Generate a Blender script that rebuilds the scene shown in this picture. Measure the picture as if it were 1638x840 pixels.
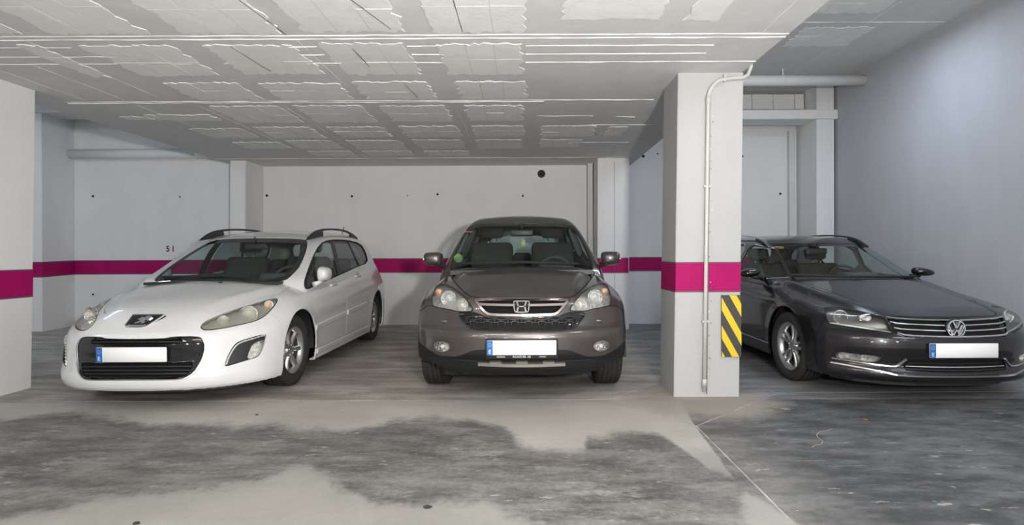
import bpy, bmesh, math, random
import numpy as np
from mathutils import Vector, Matrix

random.seed(7)
for _o in list(bpy.data.objects):
    bpy.data.objects.remove(_o)
scene = bpy.context.scene
COL = scene.collection

# ------------------------------------------------------------------ camera
FPX, PU, PV, CAMH, ROLL = 920.0, 838.0, 406.0, 1.177, math.radians(0.25)
cam_data = bpy.data.cameras.new('camera')
cam = bpy.data.objects.new('camera', cam_data)
COL.objects.link(cam)
cam_data.sensor_width = 36.0
cam_data.lens = FPX / 1638 * 36
cam_data.shift_x = (819 - PU) / 1638
cam_data.shift_y = (PV - 420) / 1638
cam_data.clip_start = 0.05
cam.matrix_world = Matrix.Translation((0, 0, CAMH)) @ Matrix.Rotation(math.radians(90), 4, 'X') @ Matrix.Rotation(-ROLL, 4, 'Z')
scene.camera = cam

# ------------------------------------------------------------------ light and exposure
scene.view_settings.view_transform = 'Standard'
scene.view_settings.look = 'None'
scene.view_settings.gamma = 1.0
scene.view_settings.use_curve_mapping = False
scene.view_settings.exposure = 0.15
world = bpy.data.worlds.new('world')
scene.world = world
world.use_nodes = True
world.node_tree.nodes['Background'].inputs[0].default_value = (0.5, 0.55, 0.62, 1)
world.node_tree.nodes['Background'].inputs[1].default_value = 0.05


def area(name, loc, rot, sx, sy, power, color):
    d = bpy.data.lights.new(name, 'AREA')
    d.shape = 'RECTANGLE'
    d.size, d.size_y, d.energy, d.color = sx, sy, power, color
    o = bpy.data.objects.new(name, d)
    o.location = loc
    o.rotation_euler = rot
    COL.objects.link(o)
    return o


# the photographer's lamp, a little to the right of the camera (it throws the pillar's and the car's shadows)
_f = bpy.data.lights.new('photo_lamp', 'POINT')
_f.energy, _f.color, _f.shadow_soft_size = 310, (1.0, 0.97, 0.93), 0.09
_fo = bpy.data.objects.new('photo_lamp', _f)
_fo.location = (0.75, -0.6, 1.48)
COL.objects.link(_fo)
# added fill spot beside the camera, turned up to brighten the ceiling
_s = bpy.data.lights.new('added_ceiling_fill', 'SPOT')
_s.energy, _s.color, _s.shadow_soft_size, _s.spot_size, _s.spot_blend = 820, (1.0, 0.975, 0.95), 0.09, math.radians(125), 1.0
_so = bpy.data.objects.new('added_ceiling_fill', _s)
_so.location = (0.75, -0.6, 1.40)
_so.rotation_euler = Vector((-0.22, math.cos(math.radians(40)), math.sin(math.radians(40)))).to_track_quat('-Z', 'Y').to_euler()
COL.objects.link(_so)
# unseen lights: added fills over the aisle, bluish tubes in the tall side bays
for (_x, _y, _z, _p, _c) in ((-5.0, -8, 2.35, 130, (1, 0.975, 0.95)), (-1.6, -9, 2.35, 130, (1, 0.975, 0.95)), (1.6, -9, 2.35, 130, (1, 0.975, 0.95)), (3.4, -6, 3.4, 160, (0.95, 0.97, 1.0))):
    _d = bpy.data.lights.new('added_aisle_fill', 'POINT')  # added far behind the camera to even out the brightness with depth
    _d.energy, _d.color, _d.shadow_soft_size = _p, _c, 0.25
    _o = bpy.data.objects.new('added_aisle_fill', _d)
    _o.location = (_x, _y, _z)
    COL.objects.link(_o)
for (_x, _y, _z, _p, _c) in ((-1.2, 0.9, 2.63, 25, (1, 0.97, 0.94)), (-3.2, -0.6, 2.63, 95, (1, 0.97, 0.94)), (0.6, -1.2, 2.63, 85, (1, 0.97, 0.94)),  # warm ones are added fill, brightening the ceiling off the aisle floor
                             (3.4, 1.6, 3.7, 44, (0.76, 0.87, 1.0)), (3.4, 6.4, 3.7, 36, (0.70, 0.83, 1.0)),
                             (-7.2, 3.2, 3.7, 22, (0.62, 0.80, 1.0)), (-6.9, 7.0, 3.7, 20, (0.62, 0.80, 1.0))):
    area('bay_tube_aisle_fill', (_x, _y, _z), (0, 0, 0), 1.5, 0.12, _p, _c)

# ------------------------------------------------------------------ small tools


def tag(o, label=None, cat=None, group=None, kind=None):
    if label: o['label'] = label
    if cat: o['category'] = cat
    if group: o['group'] = group
    if kind: o['kind'] = kind
    return o


def link(o, parent=None):
    COL.objects.link(o)
    if parent is not None:
        o.parent = parent
    return o


def empty(name, loc=(0, 0, 0), parent=None):
    o = bpy.data.objects.new(name, None)
    o.location = loc
    return link(o, parent)


def new_mesh(name, V, F, mat, parent=None, smooth=False, N=None):
    me = bpy.data.meshes.new(name)
    V = np.asarray(V, dtype=np.float64)
    if isinstance(F, np.ndarray) and F.ndim == 2:
        n, k = F.shape
        me.vertices.add(len(V))
        me.vertices.foreach_set('co', V.astype(np.float32).ravel())
        me.loops.add(n * k)
        me.loops.foreach_set('vertex_index', F.astype(np.int32).ravel())
        me.polygons.add(n)
        me.polygons.foreach_set('loop_start', np.arange(0, n * k, k, dtype=np.int32))
        me.update(calc_edges=True)
        me.validate()
    else:
        me.from_pydata([tuple(v) for v in V], [], [tuple(f) for f in F])
        me.update()
    if smooth:
        me.polygons.foreach_set('use_smooth', [True] * len(me.polygons))
    if N is not None and len(N) == len(me.vertices):
        me.normals_split_custom_set_from_vertices(np.asarray(N).tolist())
    if mat: me.materials.append(mat)
    o = bpy.data.objects.new(name, me)
    return link(o, parent)


def bm_obj(name, bm, mat, parent=None, smooth=False):
    me = bpy.data.meshes.new(name)
    bm.normal_update()
    bm.to_mesh(me)
    bm.free()
    if smooth:
        me.polygons.foreach_set('use_smooth', [True] * len(me.polygons))
    if mat: me.materials.append(mat)
    return link(bpy.data.objects.new(name, me), parent)


def bm_box(bm, x0, x1, y0, y1, z0, z1, bevel=0.0, seg=2):
    vs = [bm.verts.new(p) for p in ((x0, y0, z0), (x1, y0, z0), (x1, y1, z0), (x0, y1, z0), (x0, y0, z1), (x1, y0, z1), (x1, y1, z1), (x0, y1, z1))]
    fs = [bm.faces.new([vs[i] for i in f]) for f in ((0, 3, 2, 1), (4, 5, 6, 7), (0, 1, 5, 4), (1, 2, 6, 5), (2, 3, 7, 6), (3, 0, 4, 7))]
    if bevel > 0:
        es = list({e for f in fs for e in f.edges})
        bmesh.ops.bevel(bm, geom=es, offset=bevel, segments=seg, affect='EDGES', profile=0.5)
    return vs


def box(name, x0, x1, y0, y1, z0, z1, mat, parent=None, bevel=0.0, seg=2, smooth=False):
    bm = bmesh.new()
    bm_box(bm, x0, x1, y0, y1, z0, z1, bevel, seg)
    return bm_obj(name, bm, mat, parent, smooth)


def prism(name, poly, z0, z1, mat, parent=None, axes='xy'):
    """poly extruded along the third axis; axes names the two plane axes"""
    n = len(poly)
    def P(a, b, c):
        return {'xy': (a, b, c), 'xz': (a, c, b), 'yz': (c, a, b)}[axes]
    V = [P(a, b, z0) for a, b in poly] + [P(a, b, z1) for a, b in poly]
    F = [tuple(range(n))[::-1], tuple(range(n, 2 * n))] + [(i, (i + 1) % n, n + (i + 1) % n, n + i) for i in range(n)]
    bm = bmesh.new()
    vs = [bm.verts.new(v) for v in V]
    for f in F: bm.faces.new([vs[i] for i in f])
    bmesh.ops.recalc_face_normals(bm, faces=bm.faces)
    return bm_obj(name, bm, mat, parent)


def tube(name, pts, r, mat, parent=None, n=12, caps=True):
    """round tube along a polyline"""
    pts = [Vector(p) for p in pts]
    V, F = [], []
    prev = None
    for i, p in enumerate(pts):
        t = (pts[min(i + 1, len(pts) - 1)] - pts[max(i - 1, 0)]).normalized()
        a = prev if prev is not None else (Vector((0, 0, 1)) if abs(t.z) < 0.9 else Vector((1, 0, 0)))
        u = (a - t * a.dot(t)).normalized()
        prev = u
        w = t.cross(u)
        rr = r[i] if isinstance(r, (list, tuple)) else r
        for k in range(n):
            an = 2 * math.pi * k / n
            V.append(p + (u * math.cos(an) + w * math.sin(an)) * rr)
    for i in range(len(pts) - 1):
        for k in range(n):
            F.append((i * n + k, i * n + (k + 1) % n, (i + 1) * n + (k + 1) % n, (i + 1) * n + k))
    if caps:
        F.append(tuple(range(n))[::-1])
        F.append(tuple(range((len(pts) - 1) * n, len(pts) * n)))
    o = new_mesh(name, V, F, mat, parent)
    o.data.polygons.foreach_set('use_smooth', [len(p.vertices) == 4 for p in o.data.polygons])
    return o


def lathe(name, prof, axis_pt, axis, mat, parent=None, n=48, smooth=True, closed=False):
    """prof: list of (radius, along-axis offset)"""
    ax = Vector(axis).normalized()
    u = ax.orthogonal().normalized()
    w = ax.cross(u)
    c = Vector(axis_pt)
    m = len(prof)
    V = []
    for k in range(n):
        an = 2 * math.pi * k / n
        d = u * math.cos(an) + w * math.sin(an)
        for r, h in prof:
            V.append(c + d * r + ax * h)
    F = []
    for k in range(n):
        for j in range(m if closed else m - 1):
            j2 = (j + 1) % m
            F.append((k * m + j, ((k + 1) % n) * m + j, ((k + 1) % n) * m + j2, k * m + j2))
    return new_mesh(name, V, np.array(F), mat, parent, smooth=smooth)


def disc(name, c, axis, r, mat, parent=None, n=24, ry=None):
    ax = Vector(axis).normalized()
    u = Vector((1, 0, 0)) if abs(ax.x) < 0.9 else Vector((0, 1, 0))
    u = (u - ax * u.dot(ax)).normalized()
    w = ax.cross(u)
    c = Vector(c)
    V = [c + u * (r * math.cos(2 * math.pi * k / n)) + w * ((ry or r) * math.sin(2 * math.pi * k / n)) for k in range(n)]
    return new_mesh(name, V, [tuple(range(n))], mat, parent)


# ------------------------------------------------------------------ materials
MATS = {}


def mat(name, col, rough=0.5, metal=0.0, coat=0.0, spec=0.5, emit=None, noise=None, bump=None, ior=None, var=None):
    """plain procedural material; var=(scale, amount) colour variation, bump=(scale, strength, distance)"""
    if name in MATS: return MATS[name]
    m = bpy.data.materials.new(name)
    m.use_nodes = True
    nt = m.node_tree
    b = nt.nodes['Principled BSDF']
    b.inputs['Base Color'].default_value = (*col, 1)
    b.inputs['Roughness'].default_value = rough
    b.inputs['Metallic'].default_value = metal
    b.inputs['Specular IOR Level'].default_value = spec
    b.inputs['Coat Weight'].default_value = coat
    b.inputs['Coat Roughness'].default_value = 0.04
    if emit:
        b.inputs['Emission Color'].default_value = (*emit[0], 1)
        b.inputs['Emission Strength'].default_value = emit[1]
    tc = None
    if var or bump:
        tc = nt.nodes.new('ShaderNodeTexCoord')
    if var:
        n = nt.nodes.new('ShaderNodeTexNoise')
        n.inputs['Scale'].default_value = var[0]
        n.inputs['Detail'].default_value = 6
        nt.links.new(tc.outputs['Object'], n.inputs['Vector'])
        r = nt.nodes.new('ShaderNodeMapRange')
        r.inputs[1].default_value, r.inputs[2].default_value = 0.3, 0.7
        r.inputs[3].default_value, r.inputs[4].default_value = 1 - var[1], 1 + var[1]
        nt.links.new(n.outputs[0], r.inputs[0])
        mx = nt.nodes.new('ShaderNodeMix')
        mx.data_type = 'RGBA'
        mx.blend_type = 'MULTIPLY'
        mx.inputs[0].default_value = 1
        mx.inputs[6].default_value = (*col, 1)
        nt.links.new(r.outputs[0], mx.inputs[7])
        nt.links.new(mx.outputs[2], b.inputs['Base Color'])
    if bump:
        n2 = nt.nodes.new('ShaderNodeTexNoise')
        n2.inputs['Scale'].default_value = bump[0]
        n2.inputs['Detail'].default_value = 5
        nt.links.new(tc.outputs['Object'], n2.inputs['Vector'])
        bp = nt.nodes.new('ShaderNodeBump')
        bp.inputs['Strength'].default_value = bump[1]
        bp.inputs['Distance'].default_value = bump[2]
        nt.links.new(n2.outputs[0], bp.inputs['Height'])
        nt.links.new(bp.outputs[0], b.inputs['Normal'])
    MATS[name] = m
    return m


def glass(name, tint, refl_rough=0.0, ior=1.45):
    """thin pane: tinted see-through with a Fresnel mirror on top"""
    if name in MATS: return MATS[name]
    m = bpy.data.materials.new(name)
    m.use_nodes = True
    nt = m.node_tree
    nt.nodes.clear()
    out = nt.nodes.new('ShaderNodeOutputMaterial')
    tr = nt.nodes.new('ShaderNodeBsdfTransparent')
    tr.inputs[0].default_value = (*tint, 1)
    gl = nt.nodes.new('ShaderNodeBsdfGlossy')
    gl.inputs['Roughness'].default_value = refl_rough
    # Schlick reflectance from the facing angle, the same on both sides of the pane
    lw = nt.nodes.new('ShaderNodeLayerWeight')
    lw.inputs[0].default_value = 0.5
    pw = nt.nodes.new('ShaderNodeMath')
    pw.operation = 'POWER'
    pw.inputs[1].default_value = 5.0
    nt.links.new(lw.outputs['Facing'], pw.inputs[0])
    fr = nt.nodes.new('ShaderNodeMath')
    fr.operation = 'MULTIPLY_ADD'
    fr.inputs[1].default_value, fr.inputs[2].default_value = 0.75, 0.05
    nt.links.new(pw.outputs[0], fr.inputs[0])
    mx = nt.nodes.new('ShaderNodeMixShader')
    nt.links.new(fr.outputs[0], mx.inputs[0])
    nt.links.new(tr.outputs[0], mx.inputs[1])
    nt.links.new(gl.outputs[0], mx.inputs[2])
    nt.links.new(mx.outputs[0], out.inputs[0])
    MATS[name] = m
    return m


class NT:
    """short-hand for building node materials"""
    def __init__(s, name, rough=0.8):
        s.m = bpy.data.materials.new(name)
        s.m.use_nodes = True
        s.t = s.m.node_tree
        s.b = s.t.nodes['Principled BSDF']
        s.b.inputs['Roughness'].default_value = rough
        s.b.inputs['Specular IOR Level'].default_value = 0.3
        s.tc = s.t.nodes.new('ShaderNodeTexCoord')
        s.pos = s.tc.outputs['Object']
        MATS[name] = s.m
    def put(s, sock, v):
        if hasattr(v, 'node'): s.t.links.new(v, sock)
        elif isinstance(v, (tuple, list)) and len(v) == 3 and sock.type == 'RGBA': sock.default_value = (*v, 1)
        else: sock.default_value = v
    def noise(s, scale, detail=5, rough=0.55, vec=None, dist=0.0):
        n = s.t.nodes.new('ShaderNodeTexNoise')
        n.inputs['Scale'].default_value, n.inputs['Detail'].default_value = scale, detail
        n.inputs['Roughness'].default_value, n.inputs['Distortion'].default_value = rough, dist
        s.t.links.new(vec if vec is not None else s.pos, n.inputs['Vector'])
        return n.outputs[0]
    def scaled(s, sx, sy, sz, rz=0.0):
        n = s.t.nodes.new('ShaderNodeMapping')
        n.inputs['Scale'].default_value = (sx, sy, sz)
        n.inputs['Rotation'].default_value = (0, 0, rz)
        s.t.links.new(s.pos, n.inputs['Vector'])
        return n.outputs[0]
    def math(s, op, a, b=0.0, c=0.0, clamp=False):
        n = s.t.nodes.new('ShaderNodeMath')
        n.operation, n.use_clamp = op, clamp
        for i, v in enumerate((a, b, c)): s.put(n.inputs[i], v)
        return n.outputs[0]
    def rng(s, v, a, b, c=0.0, d=1.0, smooth=True):
        n = s.t.nodes.new('ShaderNodeMapRange')
        n.interpolation_type = 'SMOOTHSTEP' if smooth else 'LINEAR'
        for i, x in enumerate((v, a, b, c, d)): s.put(n.inputs[i], x)
        return n.outputs[0]
    def mix(s, f, a, b, mode='MIX'):
        n = s.t.nodes.new('ShaderNodeMix')
        n.data_type, n.blend_type = 'RGBA', mode
        s.put(n.inputs[0], f); s.put(n.inputs[6], a); s.put(n.inputs[7], b)
        return n.outputs[2]
    def xyz(s):
        n = s.t.nodes.new('ShaderNodeSeparateXYZ')
        s.t.links.new(s.pos, n.inputs[0])
        return n.outputs
    def curve(s, v, pts, lo, hi):
        """piecewise function of v given as (x, y) points, through a colour ramp"""
        x0, x1 = pts[0][0], pts[-1][0]
        r = s.t.nodes.new('ShaderNodeValToRGB')
        el = r.color_ramp.elements
        while len(el) > 1: el.remove(el[-1])
        for i, (x, y) in enumerate(pts):
            e = el[0] if i == 0 else el.new((x - x0) / (x1 - x0))
            e.position = (x - x0) / (x1 - x0)
            g = (y - lo) / (hi - lo)
            e.color = (g, g, g, 1)
        s.put(r.inputs[0], s.rng(v, x0, x1, 0.0, 1.0, False))
        return s.rng(r.outputs[0], 0.0, 1.0, lo, hi, False)
    def done(s, col=None, bump=None, strength=0.3, distance=0.01, rough=None):
        if col is not None: s.put(s.b.inputs['Base Color'], col)
        if rough is not None: s.put(s.b.inputs['Roughness'], rough)
        if bump is not None:
            n = s.t.nodes.new('ShaderNodeBump')
            n.inputs['Strength'].default_value, n.inputs['Distance'].default_value = strength, distance
            s.put(n.inputs['Height'], bump)
            s.t.links.new(n.outputs[0], s.b.inputs['Normal'])
        return s.m


def px2plane(u, v, axis, val):
    """photo pixel -> point on a wall/floor plane (axis 'x','y','z' = val)"""
    a, b = u - PU, PV - v
    cr, sr = math.cos(ROLL), math.sin(ROLL)
    a, b = a * cr + b * sr, -a * sr + b * cr
    d = Vector((a / FPX, 1.0, b / FPX))
    o = Vector((0, 0, CAMH))
    i = 'xyz'.index(axis)
    t = (val - o[i]) / d[i]
    return o + d * t

# ------------------------------------------------------------------ room materials
def paint_mat(name, col, var=0.05, bump=0.25, streak=True, scale=1.0):
    s = NT(name, 0.75)
    n1 = s.noise(1.1 * scale, 4, 0.6)
    n2 = s.noise(3.0, 4, 0.6, s.scaled(1.3, 1.3, 0.35)) if streak else s.noise(7.0, 4)
    k = s.math('ADD', s.math('MULTIPLY', n1, 0.5), s.math('MULTIPLY', n2, 0.5))
    f = s.rng(k, 0.32, 0.68, 1 - var, 1 + var * 0.6)
    c = s.mix(1.0, col, f, 'MULTIPLY')
    spots = s.rng(s.noise(38, 2, 0.5), 0.745, 0.775)
    c = s.mix(s.math('MULTIPLY', spots, 0.22), c, (0.25, 0.25, 0.25))
    h = s.math('ADD', s.noise(60, 4, 0.6), s.math('MULTIPLY', s.noise(6, 3), 1.5))
    return s.done(c, h, bump, 0.006)


M_WALL = paint_mat('white_wall_paint', (0.82, 0.815, 0.81), 0.035)
M_PILLAR = paint_mat('lamp_greyed_pillar_paint', (0.47, 0.47, 0.466), 0.03, 0.45)  # same white paint as the walls, greyed in colour against lamp overexposure
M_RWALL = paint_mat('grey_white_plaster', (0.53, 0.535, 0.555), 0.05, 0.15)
M_SLAB = paint_mat('grey_painted_concrete', (0.71, 0.712, 0.705), 0.06, 0.12, False)
M_BLOCK = paint_mat('rough_painted_block', (0.89, 0.885, 0.87), 0.05, 0.6, False)
M_RIDGE = mat('plaster_ridge', (0.85, 0.84, 0.81), 0.8)
M_PIPE = mat('painted_plastic_pipe', (0.78, 0.78, 0.78), 0.45, var=(3, 0.04))
M_CONDUIT = mat('cream_conduit', (0.56, 0.56, 0.53), 0.45, var=(5, 0.05))
M_MAGENTA = mat('magenta_band_paint', (0.40, 0.006, 0.118), 0.55, spec=0.15, var=(6, 0.1))
M_LINE = mat('grey_line_paint', (0.10, 0.10, 0.115), 0.6)
M_DARK = mat('dark_hole', (0.02, 0.018, 0.016), 0.9)
M_CRACK = mat('dark_crack', (0.12, 0.12, 0.12), 0.9)

# ------------------------------------------------------------------ structure
YB, XL, XR, ZS, ZT, YF = 9.6, -9.0, 4.868, 2.651, 3.80, -14.0
SX0, SX1 = -4.73, 1.79          # low slab between the pillar rows


def struct(o, label=None):
    o['kind'] = 'structure'
    if label: o['label'] = label
    return o


# floor: dark base with concrete slabs between shallow joints
def floor_mat():
    s = NT('stained_concrete', 0.7)
    x, y, z = s.xyz()
    wob = s.math('SUBTRACT', s.noise(2.2, 6, 0.62), 0.5)
    wob2 = s.math('SUBTRACT', s.noise(9.0, 5, 0.7), 0.5)
    jit = s.math('ADD', s.math('MULTIPLY', wob, 0.42), s.math('MULTIPLY', wob2, 0.28))
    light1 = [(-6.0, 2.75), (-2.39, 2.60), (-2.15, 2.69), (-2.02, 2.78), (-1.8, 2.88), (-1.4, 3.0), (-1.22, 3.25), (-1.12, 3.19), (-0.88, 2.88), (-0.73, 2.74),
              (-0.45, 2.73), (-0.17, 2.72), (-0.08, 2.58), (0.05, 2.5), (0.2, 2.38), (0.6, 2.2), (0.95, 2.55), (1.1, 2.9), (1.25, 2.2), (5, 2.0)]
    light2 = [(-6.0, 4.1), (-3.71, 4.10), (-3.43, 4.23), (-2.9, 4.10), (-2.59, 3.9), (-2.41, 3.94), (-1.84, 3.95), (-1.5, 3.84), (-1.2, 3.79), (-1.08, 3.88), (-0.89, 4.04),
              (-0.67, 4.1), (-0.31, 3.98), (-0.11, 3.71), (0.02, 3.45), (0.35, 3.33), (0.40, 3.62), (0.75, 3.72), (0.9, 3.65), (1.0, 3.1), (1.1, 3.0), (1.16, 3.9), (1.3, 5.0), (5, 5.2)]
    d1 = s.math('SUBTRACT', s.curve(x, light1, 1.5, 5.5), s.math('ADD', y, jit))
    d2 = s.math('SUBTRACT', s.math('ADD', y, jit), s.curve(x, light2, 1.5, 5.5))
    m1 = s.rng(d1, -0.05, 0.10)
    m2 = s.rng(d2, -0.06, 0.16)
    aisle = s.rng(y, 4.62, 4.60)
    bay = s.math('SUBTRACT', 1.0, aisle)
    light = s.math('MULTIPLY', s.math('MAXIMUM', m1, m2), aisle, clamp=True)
    right = s.rng(x, 1.1, 1.7)
    # dark stained concrete with streaks and pale scuffs
    streak = s.noise(2.6, 10, 0.74, s.scaled(0.9, 2.6, 1, 0.22))
    streak2 = s.noise(3.0, 8, 0.72, s.scaled(1.1, 2.6, 1, -0.5))
    fine = s.noise(26, 8, 0.8)
    cloud = s.noise(1.3, 5, 0.6)
    k = s.math('ADD', s.math('MULTIPLY', streak, 0.55), s.math('ADD', s.math('MULTIPLY', fine, 0.32), s.math('MULTIPLY', cloud, 0.22)))
    dark = s.mix(s.rng(k, 0.42, 0.66), (0.075, 0.074, 0.069), (0.235, 0.23, 0.215))
    scuff = s.rng(s.math('MULTIPLY', s.noise(7, 8, 0.75, s.scaled(1.0, 2.6, 1, 0.1)), s.noise(2.0, 3)), 0.30, 0.40)
    dark = s.mix(s.math('MULTIPLY', scuff, 0.5), dark, (0.36, 0.355, 0.33))
    blue = s.mix(s.rng(s.math('ADD', s.math('MULTIPLY', streak2, 0.7), s.math('MULTIPLY', cloud, 0.4)), 0.41, 0.74), (0.048, 0.048, 0.049), (0.165, 0.166, 0.169))
    scr = s.rng(s.noise(9, 9, 0.8, s.scaled(1.0, 4.5, 1, -0.6)), 0.60, 0.68)
    blue = s.mix(s.math('MULTIPLY', scr, 0.45), blue, (0.34, 0.34, 0.335))
    dark = s.mix(right, dark, blue)
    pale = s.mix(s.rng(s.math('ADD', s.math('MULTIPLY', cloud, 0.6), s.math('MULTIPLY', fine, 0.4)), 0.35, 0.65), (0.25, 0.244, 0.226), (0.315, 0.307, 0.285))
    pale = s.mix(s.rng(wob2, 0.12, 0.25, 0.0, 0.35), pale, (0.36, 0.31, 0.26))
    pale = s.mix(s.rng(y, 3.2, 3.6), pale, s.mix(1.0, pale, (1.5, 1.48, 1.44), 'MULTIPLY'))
    # short pale flecks and dark grit, drawn out by sweeping
    fleck = s.rng(s.noise(7, 4, 0.6, s.scaled(1.0, 2.8, 1, 0.06)), 0.63, 0.68)
    fleck = s.math('MULTIPLY', fleck, s.rng(s.noise(1.7, 2), 0.42, 0.58))
    dark = s.mix(s.math('MULTIPLY', fleck, 0.7), dark, (0.40, 0.39, 0.365))
    hair = s.rng(s.noise(5, 2, 0.5, s.scaled(0.5, 9.0, 1, -0.75)), 0.69, 0.72)
    dark = s.mix(s.math('MULTIPLY', s.math('MULTIPLY', hair, right), 0.5), dark, (0.42, 0.42, 0.41))
    grit = s.rng(s.noise(45, 5, 0.8), 0.60, 0.72)
    dark = s.mix(s.math('MULTIPLY', grit, 0.45), dark, (0.03, 0.03, 0.028))
    pale = s.mix(s.math('MULTIPLY', grit, 0.14), pale, (0.14, 0.125, 0.105))
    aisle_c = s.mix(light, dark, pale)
    bk = s.math('ADD', s.math('MULTIPLY', s.noise(1.6, 7, 0.65, s.scaled(0.8, 2.8, 1, 0.06)), 0.75), s.math('MULTIPLY', fine, 0.25))
    bay_c = s.mix(s.rng(bk, 0.38, 0.66), (0.26, 0.24, 0.215), (0.55, 0.51, 0.455))
    bay_r = s.mix(s.rng(bk, 0.38, 0.66), (0.15, 0.15, 0.152), (0.34, 0.34, 0.34))
    bay_c = s.mix(right, bay_c, bay_r)
    c = s.mix(bay, aisle_c, bay_c)
    # sandy dust swept up round the pillar foot
    dx = s.math('SUBTRACT', x, 1.45); dy = s.math('SUBTRACT', y, 4.55)
    dd = s.math('SQRT', s.math('ADD', s.math('MULTIPLY', dx, dx), s.math('MULTIPLY', s.math('MULTIPLY', dy, dy), 1.5)))
    dust = s.rng(s.math('ADD', dd, s.math('MULTIPLY', jit, 1.3)), 0.72, 0.38)
    c = s.mix(s.math('MULTIPLY', dust, 0.85), c, (0.36, 0.325, 0.275))
    h = s.math('ADD', s.math('MULTIPLY', fine, 0.6), s.math('MULTIPLY', streak, 0.5))
    return s.done(c, h, 0.35, 0.006, s.rng(k, 0.4, 0.7, 0.5, 0.75))


M_FLOOR = floor_mat()
M_JOINT = mat('joint_filler', (0.37, 0.352, 0.315), 0.9, var=(9, 0.3))
floor = struct(prism('floor', [(XL, YF), (XR, YF), (XR, YB), (XL, YB)], -0.12, -0.003, M_JOINT), 'stained grey concrete garage floor with pale dust patches')
g = 0.0075
DL, DF, DR = (0.674, 4.63), (1.17, 3.92), (2.13, 4.84)


def slab(poly):
    o = prism('floor_slab', poly, -0.05, 0.0, M_FLOOR, floor)
    return o


slab([(XL, YF), (DF[0] - g, YF), (DF[0] - g, DF[1] - g), (DL[0] - g, DL[1] - g), (XL, DL[1] - g)])
slab([(DF[0] + g, YF), (XR, YF), (XR, DR[1] - g), (DR[0] + g, DR[1] - g), (DF[0] + g, DF[1] - g)])
slab([(DL[0] + g, DL[1]), (DF[0], DF[1] + g), (DR[0] - g, DR[1]), (1.62, 5.62)])
slab([(XL, DL[1] + g), (DL[0] - g, DL[1] + g), (1.62 - g, 5.62 + g), (1.62 - g, YB), (XL, YB)])
slab([(1.62 + g, 5.62 + g), (DR[0] + g, DR[1] + g), (XR, DR[1] + g), (XR, YB), (1.62 + g, YB)])

# ceilings
ceiling = struct(box('ceiling', XL, XR, YF, YB, ZT, ZT + 0.2, M_SLAB), 'high grey concrete ceiling over the side bays')
low = struct(box('ceiling_low', SX0, SX1, YF, YB, ZS, ZT, M_SLAB), 'low grey concrete ceiling slab with exposed paler blocks')
RX = random.Random(11)


def jag_rect(x0, x1, y0, y1, jx0, jx1, jy0, jy1):
    pts = []
    def edge(a, b, j):
        n = 6 if j else 1
        dx, dy = b[0] - a[0], b[1] - a[1]
        for i in range(n):
            t = i / n
            k = RX.uniform(-j, j) if i else RX.uniform(-j, j) * 0.5
            L = math.hypot(dx, dy)
            pts.append((a[0] + dx * t - dy / L * k, a[1] + dy * t + dx / L * k))
    edge((x0, y0), (x1, y0), jy0)
    edge((x1, y0), (x1, y1), jx1)
    edge((x1, y1), (x0, y1), jy1)
    edge((x0, y1), (x0, y0), jx0)
    return pts


def patch(x0, x1, y0, y1, parent, z, nc=3, nr=2, seed_skip=()):
    xs = [x0 + (x1 - x0) * i / nc for i in range(nc + 1)]
    ys = [y0 + (y1 - y0) * i / nr for i in range(nr + 1)]
    if nr == 2: ys[1] += RX.uniform(-0.05, 0.05)
    j = 0.028
    for i in range(nc):
        for k in range(nr):
            gap = 0.0025
            p = jag_rect(xs[i] + (gap if i else 0), xs[i + 1] - (gap if i < nc - 1 else 0), ys[k] + (gap if k else 0), ys[k + 1] - (gap if k < nr - 1 else 0),
                         j if i == 0 else 0.0, j if i == nc - 1 else 0.0, j if k == 0 else 0.0, j if k == nr - 1 else 0.0)
            prism('ceiling_block', p, z - RX.uniform(0.003, 0.006), z + 0.01, M_BLOCK, parent)


ROWS = [(2.98, 3.82), (4.02, 4.70), (4.92, 5.47), (5.70, 6.38), (6.62, 7.22), (7.42, 8.02), (8.18, 8.62)]
COLS = [(-0.60, 0.0), (-1.44, -0.80), (-2.27, -1.63), (-3.10, -2.46)]
for ri, (y0, y1) in enumerate(ROWS):
    for ci, (x0, x1) in enumerate(COLS):
        if ri == 6 and ci == 0: continue
        patch(x0 + RX.uniform(-.03, .03), x1 + RX.uniform(-.03, .03), y0 + RX.uniform(-.02, .02), y1 + RX.uniform(-.02, .02), low, ZS, 3, 2 if ri < 5 else 1)
for (x0, x1, y0, y1, nc, nr) in ((-3.95, -3.32, 2.98, 3.80, 3, 2), (-3.55, -3.40, 4.02, 4.75, 1, 2), (-3.98, -3.30, 6.02, 6.28, 2, 1), (-3.9, -3.3, 6.7, 7.2, 3, 1), (-3.8, -3.2, 7.5, 7.95, 3, 1),
                                 (0.22, 0.85, 6.62, 7.22, 3, 2), (0.22, 0.75, 7.42, 7.95, 3, 1), (1.0, 1.22, 6.7, 7.2, 1, 1), (0.25, 0.86, 3.1, 3.62, 1, 2), (1.02, 1.24, 3.05, 3.64, 1, 1),
                                 (-4.55, -4.15, 3.2, 3.6, 2, 1), (-4.28, -4.0, 6.1, 6.25, 1, 1)):
    patch(x0, x1, y0, y1, low, ZS, nc, nr)
# higher ceiling of the right bay
for (x0, x1, y0, y1) in ((1.95, 2.6, 4.5, 5.2), (2.8, 3.7, 4.6, 5.2), (2.0, 2.8, 5.6, 6.4), (3.0, 3.9, 5.7, 6.3), (2.2, 3.0, 6.8, 7.4), (3.3, 4.1, 6.7, 7.3), (2.6, 3.6, 3.7, 4.2), (3.8, 4.5, 4.0, 4.5)):
    patch(x0, x1, y0, y1, ceiling, ZT, 3, 2)


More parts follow.
